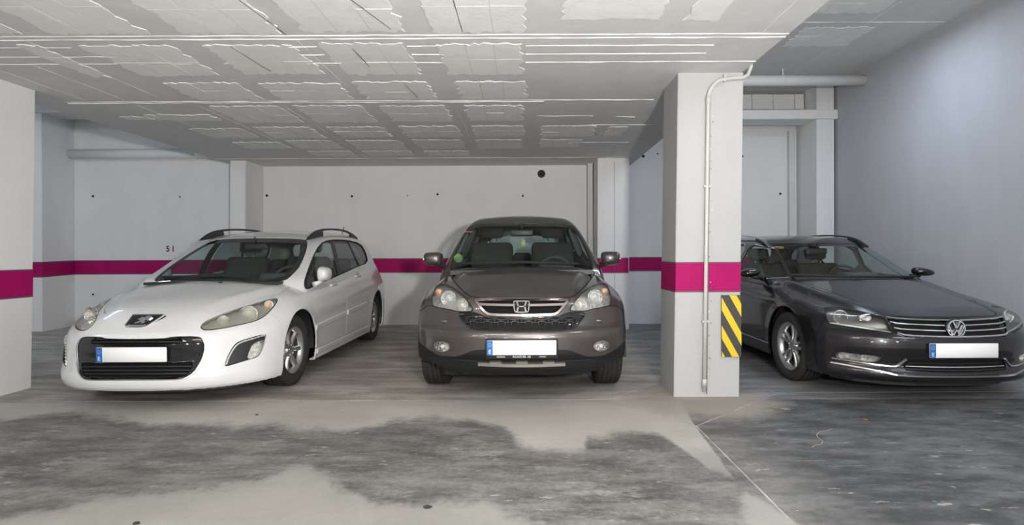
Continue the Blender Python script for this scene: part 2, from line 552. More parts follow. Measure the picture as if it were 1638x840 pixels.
def ridge(x0, y0, x1, y1, z, parent, w=0.011, h=0.008, m=None):
    n = max(3, int(math.hypot(x1 - x0, y1 - y0) / 0.12))
    V, F = [], []
    dx, dy = x1 - x0, y1 - y0
    L = math.hypot(dx, dy)
    nx, ny = -dy / L, dx / L
    for i in range(n + 1):
        t = i / n
        a = RX.uniform(-0.004, 0.004)
        ww = w * RX.uniform(0.35, 1.15)
        hh = h * RX.uniform(0.35, 1.1)
        cx, cy = x0 + dx * t + nx * a, y0 + dy * t + ny * a
        V += [(cx - nx * ww / 2, cy - ny * ww / 2, z + 0.002), (cx, cy, z - hh), (cx + nx * ww / 2, cy + ny * ww / 2, z + 0.002)]
        if i: F += [(3 * i - 3, 3 * i - 2, 3 * i + 1, 3 * i), (3 * i - 2, 3 * i - 1, 3 * i + 2, 3 * i + 1)]
    return new_mesh('formwork_ridge', V, F, m or M_RIDGE, parent)


for (a) in ((SX0, 3.863, SX1, 3.863), (SX0, 3.925, SX1, 3.925), (-4.4, 5.51, 1.25, 5.51), (-4.4, 5.56, 0.2, 5.56), (SX0, 8.8, 1.7, 8.8), (0.02, 4.07, 1.35, 4.07), (0.02, 4.24, 1.35, 4.24), (0.02, 4.42, SX1, 4.42),
            (-4.1, 4.07, -3.2, 4.07), (-4.3, 4.26, -2.6, 4.26), (-4.35, 4.42, -2.55, 4.42), (-2.3, 4.42, -2.1, 4.42), (-1.66, 4.07, -1.46, 4.07), (-1.66, 4.24, -1.46, 4.24), (-1.66, 4.42, -1.40, 4.42),
            (-0.82, 4.07, -0.6, 4.07), (-0.82, 4.24, -0.58, 4.24), (-0.84, 4.42, -0.58, 4.42), (0.75, 6.58, 1.5, 6.58), (0.15, 6.15, 0.75, 6.15), (1.0, 6.2, 1.2, 6.2), (0.6, 7.62, 1.4, 7.62),
            (-3.4, 3.3, -3.4, 5.5), (0.94, 2.6, 0.93, 3.85), (0.5, 3.95, 0.5, 4.42), (1.33, 3.95, 1.33, 4.5), (0.42, 5.6, 0.42, 8.7), (0.95, 6.4, 0.95, 8.7), (1.36, 5.7, 1.36, 8.7), (-4.15, 3.95, -4.15, 5.5),
            (-3.78, 4.45, -3.78, 6.6), (-2.37, 5.6, -2.37, 8.7), (-1.55, 3.95, -1.55, 5.0), (-3.2, 5.6, -3.2, 8.7), (-0.7, 3.93, -0.7, 4.4), (-0.68, 5.6, -0.68, 8.7), (1.6, 2.8, 1.6, 3.85), (-4.3, 2.6, -4.3, 3.85)):
    along = abs(a[3] - a[1]) < 0.05
    ridge(*a, ZS, low, 0.011 if along else 0.006, 0.007 if along else 0.003)
for a in ((-1.66, 3.0, -1.58, 3.84), (-2.06, 4.05, -2.02, 4.6), (-0.4, 3.0, -0.40, 3.8), (-1.22, 4.1, -1.2, 4.5), (-1.02, 4.95, -0.99, 5.4), (-1.02, 3.2, -0.86, 3.75)):
    ridge(*a, ZS - 0.0065, low, 0.008, 0.002, M_CRACK)
for a in ((2.72, 3.2, 2.72, 8.2), (1.85, 5.4, 4.8, 5.4), (1.85, 6.55, 4.8, 6.55), (1.85, 4.35, 4.8, 4.35), (3.95, 4.4, 3.95, 8.2)):
    ridge(*a, ZT, ceiling, 0.012, 0.006, M_BLOCK)

# walls
wall_back = struct(box('wall_back', XL, XR, YB, YB + 0.25, 0, ZT, M_WALL), 'white painted concrete back wall with a magenta band')
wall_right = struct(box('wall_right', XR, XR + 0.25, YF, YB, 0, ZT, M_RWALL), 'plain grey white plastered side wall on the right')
wall_left = struct(box('wall_left', XL - 0.25, XL, YF, YB, 0, ZT, M_WALL))
wall_front = struct(box('wall_front', XL, XR, YF - 0.25, YF, 0, ZT, M_WALL))


def pillar(name, x0, x1, y0, y1, z1, lean, label, m=None):
    V = [(x0, y0, 0), (x1, y0, 0), (x1, y1, 0), (x0, y1, 0), (x0 + lean, y0, z1), (x1 + lean, y0, z1), (x1 + lean, y1, z1), (x0 + lean, y1, z1)]
    F = [(0, 3, 2, 1), (4, 5, 6, 7), (0, 1, 5, 4), (1, 2, 6, 5), (2, 3, 7, 6), (3, 0, 4, 7)]
    bm = bmesh.new()
    vs = [bm.verts.new(v) for v in V]
    for f in F: bm.faces.new([vs[i] for i in f])
    bmesh.ops.bevel(bm, geom=[e for e in bm.edges if abs(e.verts[0].co.z - e.verts[1].co.z) > 1], offset=0.006, segments=2, affect='EDGES')
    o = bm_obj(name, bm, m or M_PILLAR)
    return struct(o, label)


LEAN = 0.047
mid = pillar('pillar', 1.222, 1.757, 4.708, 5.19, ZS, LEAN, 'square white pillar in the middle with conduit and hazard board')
lft = pillar('pillar', -4.95, -4.405, 4.71, 5.14, ZS, LEAN, 'white pillar cut off by the left edge of the picture', M_WALL)
pa = pillar('pillar', -4.60, -4.36, 8.98, YB, ZS, 0.02, 'white wall pillar behind the white estate car', M_WALL)
pb = pillar('pillar', 1.13, 1.62, 8.90, YB, ZS, 0.02, 'white wall pillar behind the dark grey car', M_WALL)
pc = pillar('pillar', -9.0, -7.50, 8.95, YB, ZT, 0.0, 'bluish white wall pillar at the far left', M_WALL)
pd = pillar('pillar', 4.545, 4.815, 8.93, YB, ZT, 0.012, 'narrow white wall pillar in the right rear corner', M_WALL)
# thin dark reveal beside wall pillars, and joint lines
box('joint_strip', -4.68, -4.60, 9.55, YB, 0, 2.7, M_SLAB, wall_back)
box('joint_strip', 1.05, 1.13, 9.40, YB, 0, ZS, M_SLAB, wall_back)
box('joint_strip', 4.40, 4.50, 9.52, YB, 0, 3.2, M_SLAB, wall_back)
prism('joint_crack', [(1.487, 0.02), (1.494, 0.02), (1.532, 2.50), (1.523, 2.50)], 4.7045, 4.72, M_CRACK, mid, 'xz')
prism('joint_crack', [(1.398, 0.3), (1.402, 0.3), (1.41, 2.6), (1.405, 2.6)], 8.898, 8.91, M_CRACK, pb, 'xz')
for k in range(26):
    zz = 0.15 + k * 0.09 + RX.uniform(-.03, .03)
    xx = 1.507 + LEAN * zz / ZS * 0.8 + RX.uniform(-.012, .012)
    ww, hh = RX.uniform(.002, .006), RX.uniform(.004, .018)
    prism('plaster_chip', [(xx, zz), (xx + ww, zz + hh * .3), (xx + ww * .6, zz + hh), (xx - ww * .3, zz + hh * .7)], 4.7035, 4.712, M_CRACK if k % 3 else M_RIDGE, mid, 'xz')


# magenta band with grey edge lines (top ~1.107, bottom ~0.855)
def band(parent, face, a0, a1, pos, zt, zb, zt2=None, zb2=None):
    """face 'y-' (looks to camera) or 'x+'/'x-'; a0..a1 along the face"""
    zt2 = zt if zt2 is None else zt2
    zb2 = zb if zb2 is None else zb2
    e = 0.014
    for nm, m, (l0, l1), (r0, r1), d in (('painted_band', M_MAGENTA, (zb, zt), (zb2, zt2), 0.0015), ('painted_line', M_LINE, (zt, zt + e), (zt2, zt2 + e), 0.0018), ('painted_line', M_LINE, (zb - e, zb), (zb2 - e, zb2), 0.0018)):
        poly = [(a0, l0), (a1, r0), (a1, r1), (a0, l1)]
        if face == 'y-': prism(nm, poly, pos - d, pos + 0.003, m, parent, 'xz')
        elif face == 'x+': prism(nm, poly, pos - 0.003, pos + d, m, parent, 'yz')
        else: prism(nm, poly, pos - d, pos + 0.003, m, parent, 'yz')


def lx(z, x, lean=LEAN, h=ZS): return x + lean * z / h


zt, zb = 1.095, 0.865
for nm, m, z0, z1, d in (('painted_band', M_MAGENTA, zb, zt, 0.0015), ('painted_line', M_LINE, zt, zt + 0.009, 0.0018), ('painted_line', M_LINE, zb - 0.010, zb, 0.0018)):
    prism(nm, [(lx(z0, 1.222), z0), (lx(z0, 1.757), z0), (lx(z1, 1.757), z1), (lx(z1, 1.222), z1)], 4.708 - d, 4.712, m, mid, 'xz')
    # left face of the middle pillar and right face of the left pillar follow the lean
    for par, xx, sgn, ya, yb in ((mid, 1.222, -1, 4.7065, 5.19), (lft, -4.405, 1, 4.71, 5.14)):
        off = 0.0 if par is mid else -0.045
        V = []
        for (y, z) in ((ya, z0 + off), (yb, z0 + off), (yb, z1 + off), (ya, z1 + off)):
            V.append((lx(z, xx) + sgn * d, y, z))
        for (y, z) in ((ya, z0 + off), (yb, z0 + off), (yb, z1 + off), (ya, z1 + off)):
            V.append((lx(z, xx) - sgn * 0.003, y, z))
        F = [(0, 1, 2, 3), (7, 6, 5, 4), (0, 4, 5, 1), (1, 5, 6, 2), (2, 6, 7, 3), (3, 7, 4, 0)]
        new_mesh(nm, V, F, m, par)
band(lft, 'y-', -4.93, -4.388, 4.71, 1.05, 0.82)
band(wall_back, 'y-', -4.36, 1.14, YB, 1.102, 0.885, 1.09, 0.875)
band(wall_back, 'y-', -7.5, -4.60, YB, 1.085, 0.875)
band(wall_back, 'y-', 1.62, 4.545, YB, 1.10, 0.89)
band(pa, 'y-', -4.60, -4.36, 8.98, 1.10, 0.875)
band(pb, 'y-', 1.13, 1.62, 8.90, 1.095, 0.885)
band(pa, 'x+', 8.98, YB, -4.352, 1.10, 0.878)
band(pc, 'y-', -9.0, -7.5, 8.95, 1.07, 0.855)
band(pc, 'x+', 8.95, YB, -7.5, 1.07, 0.855, 1.085, 0.875)

# tie holes and the pipe hole in the back wall
for (u, v, r) in ((427, 313, .022), (563, 314, .02), (700, 311, .02), (836.5, 313.5, .018), (149, 314, .02), (288, 315, .014), (149, 471, .018), (172, 252, .022), (1029, 250, .024), (1052, 246, .014), (1248, 310, .02), (1187, 250, .02), (652, 313, .010)):
    p = px2plane(u, v, 'y', YB)
    lathe('tie_hole', [(r * 1.0, -0.004), (r * 0.8, -0.006), (r * 0.55, -0.001), (0.0005, 0.0)], p, (0, 1, 0), M_DARK, wall_back, 10)
p = px2plane(866, 278, 'y', YB)
hole = lathe('pipe_hole', [(0.066, 0.0), (0.060, -0.012), (0.053, -0.010), (0.050, 0.0), (0.046, 0.0)], p, (0, 1, 0), mat('rusty_rim', (0.09, 0.07, 0.055), 0.9), wall_back, 20)
disc('pipe_hole_inside', (p.x, YB - 0.003, p.z), (0, -1, 0), 0.052, M_DARK, hole, 20)
lathe('pipe_stub', [(0.034, 0.0), (0.034, -0.008), (0.028, -0.008), (0.028, -0.002)], (p.x - 0.006, YB - 0.001, p.z - 0.008), (0, 1, 0), mat('old_plastic', (0.16, 0.14, 0.11), 0.8), hole, 16)

# right bay: block course, ledge beam, pipe
beam = struct(box('trim_1', SX1, XR, 8.90, 9.35, 3.245, 3.39, M_WALL, None, 0.006), 'white ledge beam across the right bay below the block course')
blockwall = struct(box('wall_blocks', SX1, 4.545, 9.32, YB, 3.39, ZT, mat('mortar_grey', (.28, .28, .28), .9)), 'course of white painted concrete blocks above the ledge beam')
for r, (z0, z1, off) in enumerate(((3.39, 3.485, 0.0), (3.495, 3.735, 0.17))):
    x = 1.80 - off
    while x < 4.5:
        xa, xb = max(x, 1.795), min(x + 0.335, 4.53)
        if xb - xa > 0.06:
            prism('block', jag_rect(xa, xb, z0, z1, .003, .003, .003, .003), 9.295 - RX.uniform(0, .008), 9.33, M_WALL, blockwall, 'xz')
        x += 0.345
box('brick_gap', 4.83, XR, 9.2, 9.5, 3.39, 3.75, mat('raw_red_brick', (0.22, 0.10, 0.07), 0.9, var=(20, .3)), blockwall)
beam2 = struct(box('trim_2', XL, SX0 + 0.1, 8.92, 9.4, 3.40, 3.6, M_SLAB, None, 0.006), 'grey beam above the blue lit left rear wall')

pipe = empty('drain_pipe', (3.3, 8.2, 3.63))
tag(pipe, 'thick white drain pipe under the high ceiling of the right bay', 'pipe')
tube('pipe_body', [(-1.55, 0, 0), (1.565, 0, 0)], 0.076, M_PIPE, pipe, 24)
for xx in (-0.33, 0.4):
    tube('pipe_strap', [(xx - .012, 0, 0), (xx + .012, 0, 0)], 0.080, M_PIPE, pipe, 24)
    box('pipe_hanger', xx - .008, xx + .008, -.008, .008, 0.07, 0.172, M_PIPE, pipe)
tube('pipe_elbow', [(-1.3, 0, 0.0), (-1.3, 0, 0.1), (-1.3, -0.02, 0.17)], 0.04, M_PIPE, pipe, 16)
tag(tube('conduit_stub', [(1.79, 3.36, 2.69), (1.86, 3.36, 2.69), (1.885, 3.36, 2.70), (1.90, 3.36, 2.73), (1.90, 3.36, 3.0), (1.90, 3.36, ZT)], 0.018, M_PIPE, None, 10), 'white bent conduit at the top edge beside the low slab', 'conduit')

lpipe = empty('wall_pipe', (-6.6, 9.52, 2.86))
tag(lpipe, 'long white horizontal pipe on the blue lit left wall', 'pipe')
tube('pipe_body', [(-0.9, 0, 0), (1.25, 0, 0)], 0.08, M_PIPE, lpipe, 20)
tube('pipe_elbow', [(1.2, 0, 0), (1.36, 0, -0.005), (1.48, 0.0, 0.03), (1.62, 0.0, 0.12)], 0.083, M_PIPE, lpipe, 20)
# conduit on the middle pillar
cx = lambda z: 1.462 + LEAN * z / ZS
pts = [(cx(0.05), 4.680, 0.05), (cx(1.2), 4.680, 1.2), (cx(2.42), 4.680, 2.42)]
for k in range(1, 9):
    a = math.pi / 2 * k / 8
    pts.append((cx(2.42) + 0.14 * (1 - math.cos(a)), 4.680, 2.42 + 0.17 * math.sin(a)))
pts += [(1.70, 4.682, 2.598), (1.79, 4.682, 2.602), (1.83, 4.682, 2.625), (1.855, 4.682, 2.69), (1.86, 4.682, 3.0), (1.86, 4.682, ZT)]
conduit = empty('conduit', (0, 0, 0))
tag(conduit, 'cream conduit running up the middle pillar and bending at the top', 'conduit')
tube('conduit_pipe', pts, 0.0155, M_CONDUIT, conduit, 12)
for z in (0.12, 2.42):
    tube('conduit_sleeve', [(cx(z) , 4.680, z - .03), (cx(z + .06), 4.680, z + .03)], 0.019, M_CONDUIT, conduit, 12)
for z in (0.62, 1.72): box('conduit_clip', cx(z) - 0.026, cx(z) + 0.03, 4.672, 4.7030, z - 0.008, z + 0.008, M_CONDUIT, conduit)
box('conduit_clip', 1.632, 1.648, 4.67, 4.7030, 2.57, 2.63, M_CONDUIT, conduit)

# hazard board on the pillar edge
hb = empty('hazard_board', (1.69, 4.70, 0.58))
tag(hb, 'yellow and black diagonal striped protection board on the pillar edge', 'hazard board')
M_HY, M_HK = mat('hazard_yellow', (0.80, 0.55, 0.012), 0.5), mat('hazard_black', (0.052, 0.05, 0.05), 0.55)
bw, bh = 0.080, 0.252
box('board', -bw, bw, -0.012, 0.006, -bh, bh, M_HK, hb, 0.003)


def clip_poly(poly, a, b, c):
    out = []
    for i in range(len(poly)):
        p, q = poly[i], poly[(i + 1) % len(poly)]
        dp, dq = a * p[0] + b * p[1] - c, a * q[0] + b * q[1] - c
        if dp <= 0: out.append(p)
        if dp * dq < 0:
            t = dp / (dp - dq)
            out.append((p[0] + (q[0] - p[0]) * t, p[1] + (q[1] - p[1]) * t))
    return out


# stripes fall to the right: z = z0 - 1.9*(x+bw)
for zc in (0.36, 0.117, -0.105, -0.33):
    z0 = {0.36: .47, 0.117: .235, -0.105: .005, -0.33: -.205}[zc]
    poly = [(-bw, z0 - 0.105), (bw, z0 - 0.105 - 0.29), (bw, z0 - 0.29), (-bw, z0)]
    for (a, b, c) in ((0, 1, bh - 0.001), (0, -1, bh - 0.001)):
        poly = clip_poly(poly, a, b, c)
        if len(poly) < 3: break
    if len(poly) >= 3:
        prism('stripe', poly, -0.0135, -0.011, M_HY, hb, 'xz')

# bay number painted on the left rear wall
num = empty('bay_number', (0, 0, 0))
tag(num, 'small black and red stencilled number 51 above the magenta band', 'number')


def text(name, s, loc, size, m, parent=None, rot=(math.radians(90), 0, 0), extrude=0.001, align='CENTER', xs=1.0):
    c = bpy.data.curves.new(name, 'FONT')
    c.body, c.size, c.extrude, c.align_x, c.align_y = s, size, extrude, align, 'CENTER'
    c.resolution_u = 3
    c.materials.append(m)
    o = bpy.data.objects.new(name, c)
    o.location, o.rotation_euler, o.scale = loc, rot, (xs, 1, 1)
    return link(o, parent)


p5, p1 = px2plane(268.5, 398.5, 'y', YB - 0.002), px2plane(277, 398.5, 'y', YB - 0.002)
D5 = text('digit', '5', p5, 0.135, mat('stencil_black', (0.03, 0.03, 0.035), 0.7), num, xs=0.85)
D1 = text('digit', '1', p1, 0.135, mat('stencil_red', (0.17, 0.03, 0.055), 0.7), num, xs=0.85)

# debris on the aisle floor
def pebble(u, v, size, m, label, name, cat):
    p = px2plane(u, v, 'z', 0.0)
    bm = bmesh.new()
    bmesh.ops.create_icosphere(bm, subdivisions=2, radius=1)
    for q in bm.verts:
        k = 0.75 + 0.45 * RX.random()
        q.co = (q.co.x * size * k, q.co.y * size * 0.8 * k, max(q.co.z, -0.3) * size * 0.38 * k + size * 0.11)
    o = bm_obj(name, bm, m)
    o.location = (p.x, p.y, 0.0)
    tag(o, label, cat)


M_CHIP = mat('rusty_chip', (0.20, 0.105, 0.065), 0.8, var=(60, .3))
M_GRIT = mat('dark_grit', (0.035, 0.03, 0.025), 0.9)
pebble(1384, 672, .024, M_CHIP, 'small rust brown chip on the floor in front of the black car', 'floor_chip', 'chip')
pebble(411, 664, .014, M_GRIT, 'tiny dark pebble on the pale strip below the white estate car', 'pebble', 'pebble')
pebble(684, 812, .020, M_GRIT, 'dark crumb of dirt on the pale floor at the bottom centre', 'dirt_crumb', 'dirt')
pebble(218, 838, .016, M_GRIT, 'dark crumb of dirt at the bottom left edge of the floor', 'dirt_crumb', 'dirt')
sc = [(1299, 716), (1304, 712), (1314, 711), (1316, 706), (1308, 700), (1306, 695), (1313, 690), (1322, 689), (1332, 686)]
P_ = [px2plane(u, v, 'z', 0.0) for u, v in sc]
for a_, b_ in zip(P_[:-1], P_[1:]):
    d_ = (b_ - a_).normalized()
    n_ = Vector((-d_.y, d_.x, 0)) * 0.0022
    prism('pale_scratch', [tuple((a_ - n_)[:2]), tuple((b_ - n_)[:2]), tuple((b_ + n_)[:2]), tuple((a_ + n_)[:2])], -0.002, 0.0008, M_JOINT, floor)

# ------------------------------------------------------------------ surface tools for the car bodies
def text_mesh(o):
    dg = bpy.context.evaluated_depsgraph_get()
    me = bpy.data.meshes.new_from_object(o.evaluated_get(dg))
    n, par, mw, loc, rot, sc = o.name, o.parent, None, o.location.copy(), o.rotation_euler.copy(), o.scale.copy()
    c = o.data
    bpy.data.objects.remove(o)
    bpy.data.curves.remove(c)
    q = bpy.data.objects.new(n, me)
    q.location, q.rotation_euler, q.scale = loc, rot, sc
    return link(q, par)


for _d in (D5, D1):
    _d.data.offset = 0.0035
    text_mesh(_d)


def pchip(pts):
    """monotone cubic through (x, y) points -> fast callable"""
    x = np.array([p[0] for p in pts], float); y = np.array([p[1] for p in pts], float)
    h = np.diff(x); d = np.diff(y) / h
    m = np.zeros(len(x))
    m[0], m[-1] = d[0], d[-1]
    for i in range(1, len(x) - 1):
        if d[i - 1] * d[i] > 0:
            w1, w2 = 2 * h[i] + h[i - 1], h[i] + 2 * h[i - 1]
            m[i] = (w1 + w2) / (w1 / d[i - 1] + w2 / d[i])
    xs = np.linspace(x[0], x[-1], 1500)
    k = np.clip(np.searchsorted(x, xs) - 1, 0, len(h) - 1)
    t = (xs - x[k]) / h[k]
    ys = (2 * t**3 - 3 * t**2 + 1) * y[k] + (t**3 - 2 * t**2 + t) * h[k] * m[k] + (-2 * t**3 + 3 * t**2) * y[k + 1] + (t**3 - t**2) * h[k] * m[k + 1]
    return lambda q: np.interp(q, xs, ys)


def smax(a, b, k):
    h = np.maximum(k - np.abs(a - b), 0) / k
    return np.maximum(a, b) + h * h * k * 0.25


def sstep(x, a, b):
    t = np.clip((x - a) / (b - a), 0, 1)
    return t * t * (3 - 2 * t)


def gradient(f, P, e=0.004):
    G = np.zeros_like(P)
    for i in range(3):
        d = np.zeros(3); d[i] = e
        G[:, i] = f(P + d) - f(P - d)
    return G / np.maximum(np.linalg.norm(G, axis=1, keepdims=True), 1e-9)


def shell(f, xs, ys, zs, sp, bottom=False):
    """sample the closed surface f=0 by shooting from a box towards a spine sp=(y0,y1,z)"""
    P, Q = [], []
    idx = {}
    def grid(A, B, make, flip):
        n0 = sum(len(p) for p in P)
        a, b = np.meshgrid(A, B, indexing='ij')
        P.append(make(a.ravel(), b.ravel()))
        na, nb = len(A), len(B)
        i, j = np.meshgrid(np.arange(na - 1), np.arange(nb - 1), indexing='ij')
        v = (n0 + i * nb + j).ravel()
        q = np.stack([v, v + nb, v + nb + 1, v + 1], 1)
        Q.append(q[:, ::-1] if flip else q)
    c = lambda v, like: np.full_like(like, v)
    grid(xs, zs, lambda a, b: np.stack([a, c(ys[0], a), b], 1), False)
    grid(xs, zs, lambda a, b: np.stack([a, c(ys[-1], a), b], 1), True)
    grid(ys, zs, lambda a, b: np.stack([c(xs[0], a), a, b], 1), True)
    grid(ys, zs, lambda a, b: np.stack([c(xs[-1], a), a, b], 1), False)
    grid(xs, ys, lambda a, b: np.stack([a, b, c(zs[-1], a)], 1), False)
    P = np.concatenate(P); Q = np.concatenate(Q)
    key = np.round(P * 1e5).astype(np.int64)
    _, first, inv = np.unique(key, axis=0, return_index=True, return_inverse=True)
    inv = inv.ravel()
    P = P[first]; Q = inv[Q]
    O = np.stack([np.zeros(len(P)), np.clip(P[:, 1], sp[0], sp[1]), np.full(len(P), sp[2])], 1)
    lo = np.zeros(len(P)); hi = np.ones(len(P))
    for _ in range(26):
        m = (lo + hi) / 2
        ins = f(O + (P - O) * m[:, None]) < 0
        lo = np.where(ins, m, lo); hi = np.where(ins, hi, m)
    V = O + (P - O) * ((lo + hi) / 2)[:, None]
    N = gradient(f, V)
    T = np.concatenate([Q[:, [0, 1, 2]], Q[:, [0, 2, 3]]])
    # orient outwards
    fn = np.cross(V[T[:, 1]] - V[T[:, 0]], V[T[:, 2]] - V[T[:, 0]])
    bad = np.einsum('ij,ij->i', fn, N[T].mean(1)) < 0
    T[bad] = T[bad][:, ::-1]
    return V, N, T


def compact(V, N, T):
    u, inv = np.unique(T, return_inverse=True)
    return V[u], N[u], inv.reshape(T.shape)


def clip(M, phi):
    """split a triangle mesh by the sign of phi -> (inside phi<0, outside)"""
    V, N, T = M
    if len(T) == 0: return M, M
    phi = np.where(np.abs(phi) < 1e-7, 1e-7, phi)
    s = phi < 0
    c = s[T].sum(1)
    ins, outs = [T[c == 3]], [T[c == 0]]
    ev = {}
    newV, newN = [V], [N]
    nb = len(V)
    for cnt in (1, 2):
        t = T[c == cnt]
        if len(t) == 0: continue
        st = s[t]
        lone = np.argmax(st, 1) if cnt == 1 else np.argmin(st, 1)
        r = np.arange(len(t))
        a, b, d = t[r, lone], t[r, (lone + 1) % 3], t[r, (lone + 2) % 3]
        res = []
        for p, q in ((a, b), (a, d)):
            lo, hi = np.minimum(p, q), np.maximum(p, q)
            k = lo.astype(np.int64) * len(V) + hi
            res.append(k)
        ev[cnt] = (a, b, d, res[0], res[1])
    if ev:
        allk = np.unique(np.concatenate([np.concatenate([e[3], e[4]]) for e in ev.values()]))
        lo, hi = allk // len(V), allk % len(V)
        w = (phi[lo] / (phi[lo] - phi[hi]))[:, None]
        newV.append(V[lo] * (1 - w) + V[hi] * w)
        nn = N[lo] * (1 - w) + N[hi] * w
        newN.append(nn / np.maximum(np.linalg.norm(nn, axis=1, keepdims=True), 1e-9))
        for cnt, (a, b, d, k1, k2) in ev.items():
            i1, i2 = nb + np.searchsorted(allk, k1), nb + np.searchsorted(allk, k2)
            tip = np.stack([a, i1, i2], 1)
            rest = np.concatenate([np.stack([i1, b, d], 1), np.stack([i1, d, i2], 1)])
            (ins if cnt == 1 else outs).append(tip)
            (outs if cnt == 1 else ins).append(rest)
    VV, NN = np.concatenate(newV), np.concatenate(newN)
    def pack(L):
        T2 = np.concatenate(L)
        if len(T2) == 0: return np.zeros((0, 3)), np.zeros((0, 3)), np.zeros((0, 3), int)
        return compact(VV, NN, T2)
    return pack(ins), pack(outs)


def largest(M):
    """the biggest connected piece of a triangle mesh"""
    V, N, T = M
    if len(T) == 0: return M
    lab = np.arange(len(V))
    while True:
        m = lab[T].min(1)
        new = lab.copy()
        for j in range(3): np.minimum.at(new, T[:, j], m)
        new = new[new]
        if (new == lab).all(): break
        lab = new
    tl = lab[T[:, 0]]
    u, c = np.unique(tl, return_counts=True)
    return compact(V, N, T[tl == u[np.argmax(c)]])


def sdpoly(P, poly, margin=0.25):
    """signed distance of points to a closed polygon, negative inside"""
    poly = np.asarray(poly, float)
    lo, hi = poly.min(0) - margin, poly.max(0) + margin
    near = ((P > lo) & (P < hi)).all(1)
    out = np.full(len(P), margin)
    p = P[near]
    if len(p) == 0: return out
    a = poly; b = np.roll(poly, -1, 0)
    d = np.full(len(p), 1e9)
    inside = np.zeros(len(p), bool)
    for (ax, ay), (bx, by) in zip(a, b):
        ex, ey = bx - ax, by - ay
        wx, wy = p[:, 0] - ax, p[:, 1] - ay
        t = np.clip((wx * ex + wy * ey) / max(ex * ex + ey * ey, 1e-12), 0, 1)
        d = np.minimum(d, (wx - ex * t) ** 2 + (wy - ey * t) ** 2)
        if ay != by:
            cr = ((ay > p[:, 1]) != (by > p[:, 1])) & (p[:, 0] < (bx - ax) * (p[:, 1] - ay) / (by - ay) + ax)
            inside ^= cr
    d = np.sqrt(d)
    out[near] = np.where(inside, -d, d)
    return out


def chaikin(poly, n=2, closed=True):
    poly = [np.array(p, float) for p in poly]
    for _ in range(n):
        q = []
        m = len(poly)
        for i in range(m if closed else m - 1):
            a, b = poly[i], poly[(i + 1) % m]
            q += [a * 0.75 + b * 0.25, a * 0.25 + b * 0.75]
        if not closed: q = [poly[0]] + q + [poly[-1]]
        poly = q
    return np.array(poly)


def boundary(T):
    e = np.concatenate([T[:, [0, 1]], T[:, [1, 2]], T[:, [2, 0]]])
    k = np.sort(e, 1)
    _, idx, cnt = np.unique(k, axis=0, return_index=True, return_counts=True)
    return e[idx[cnt == 1]]


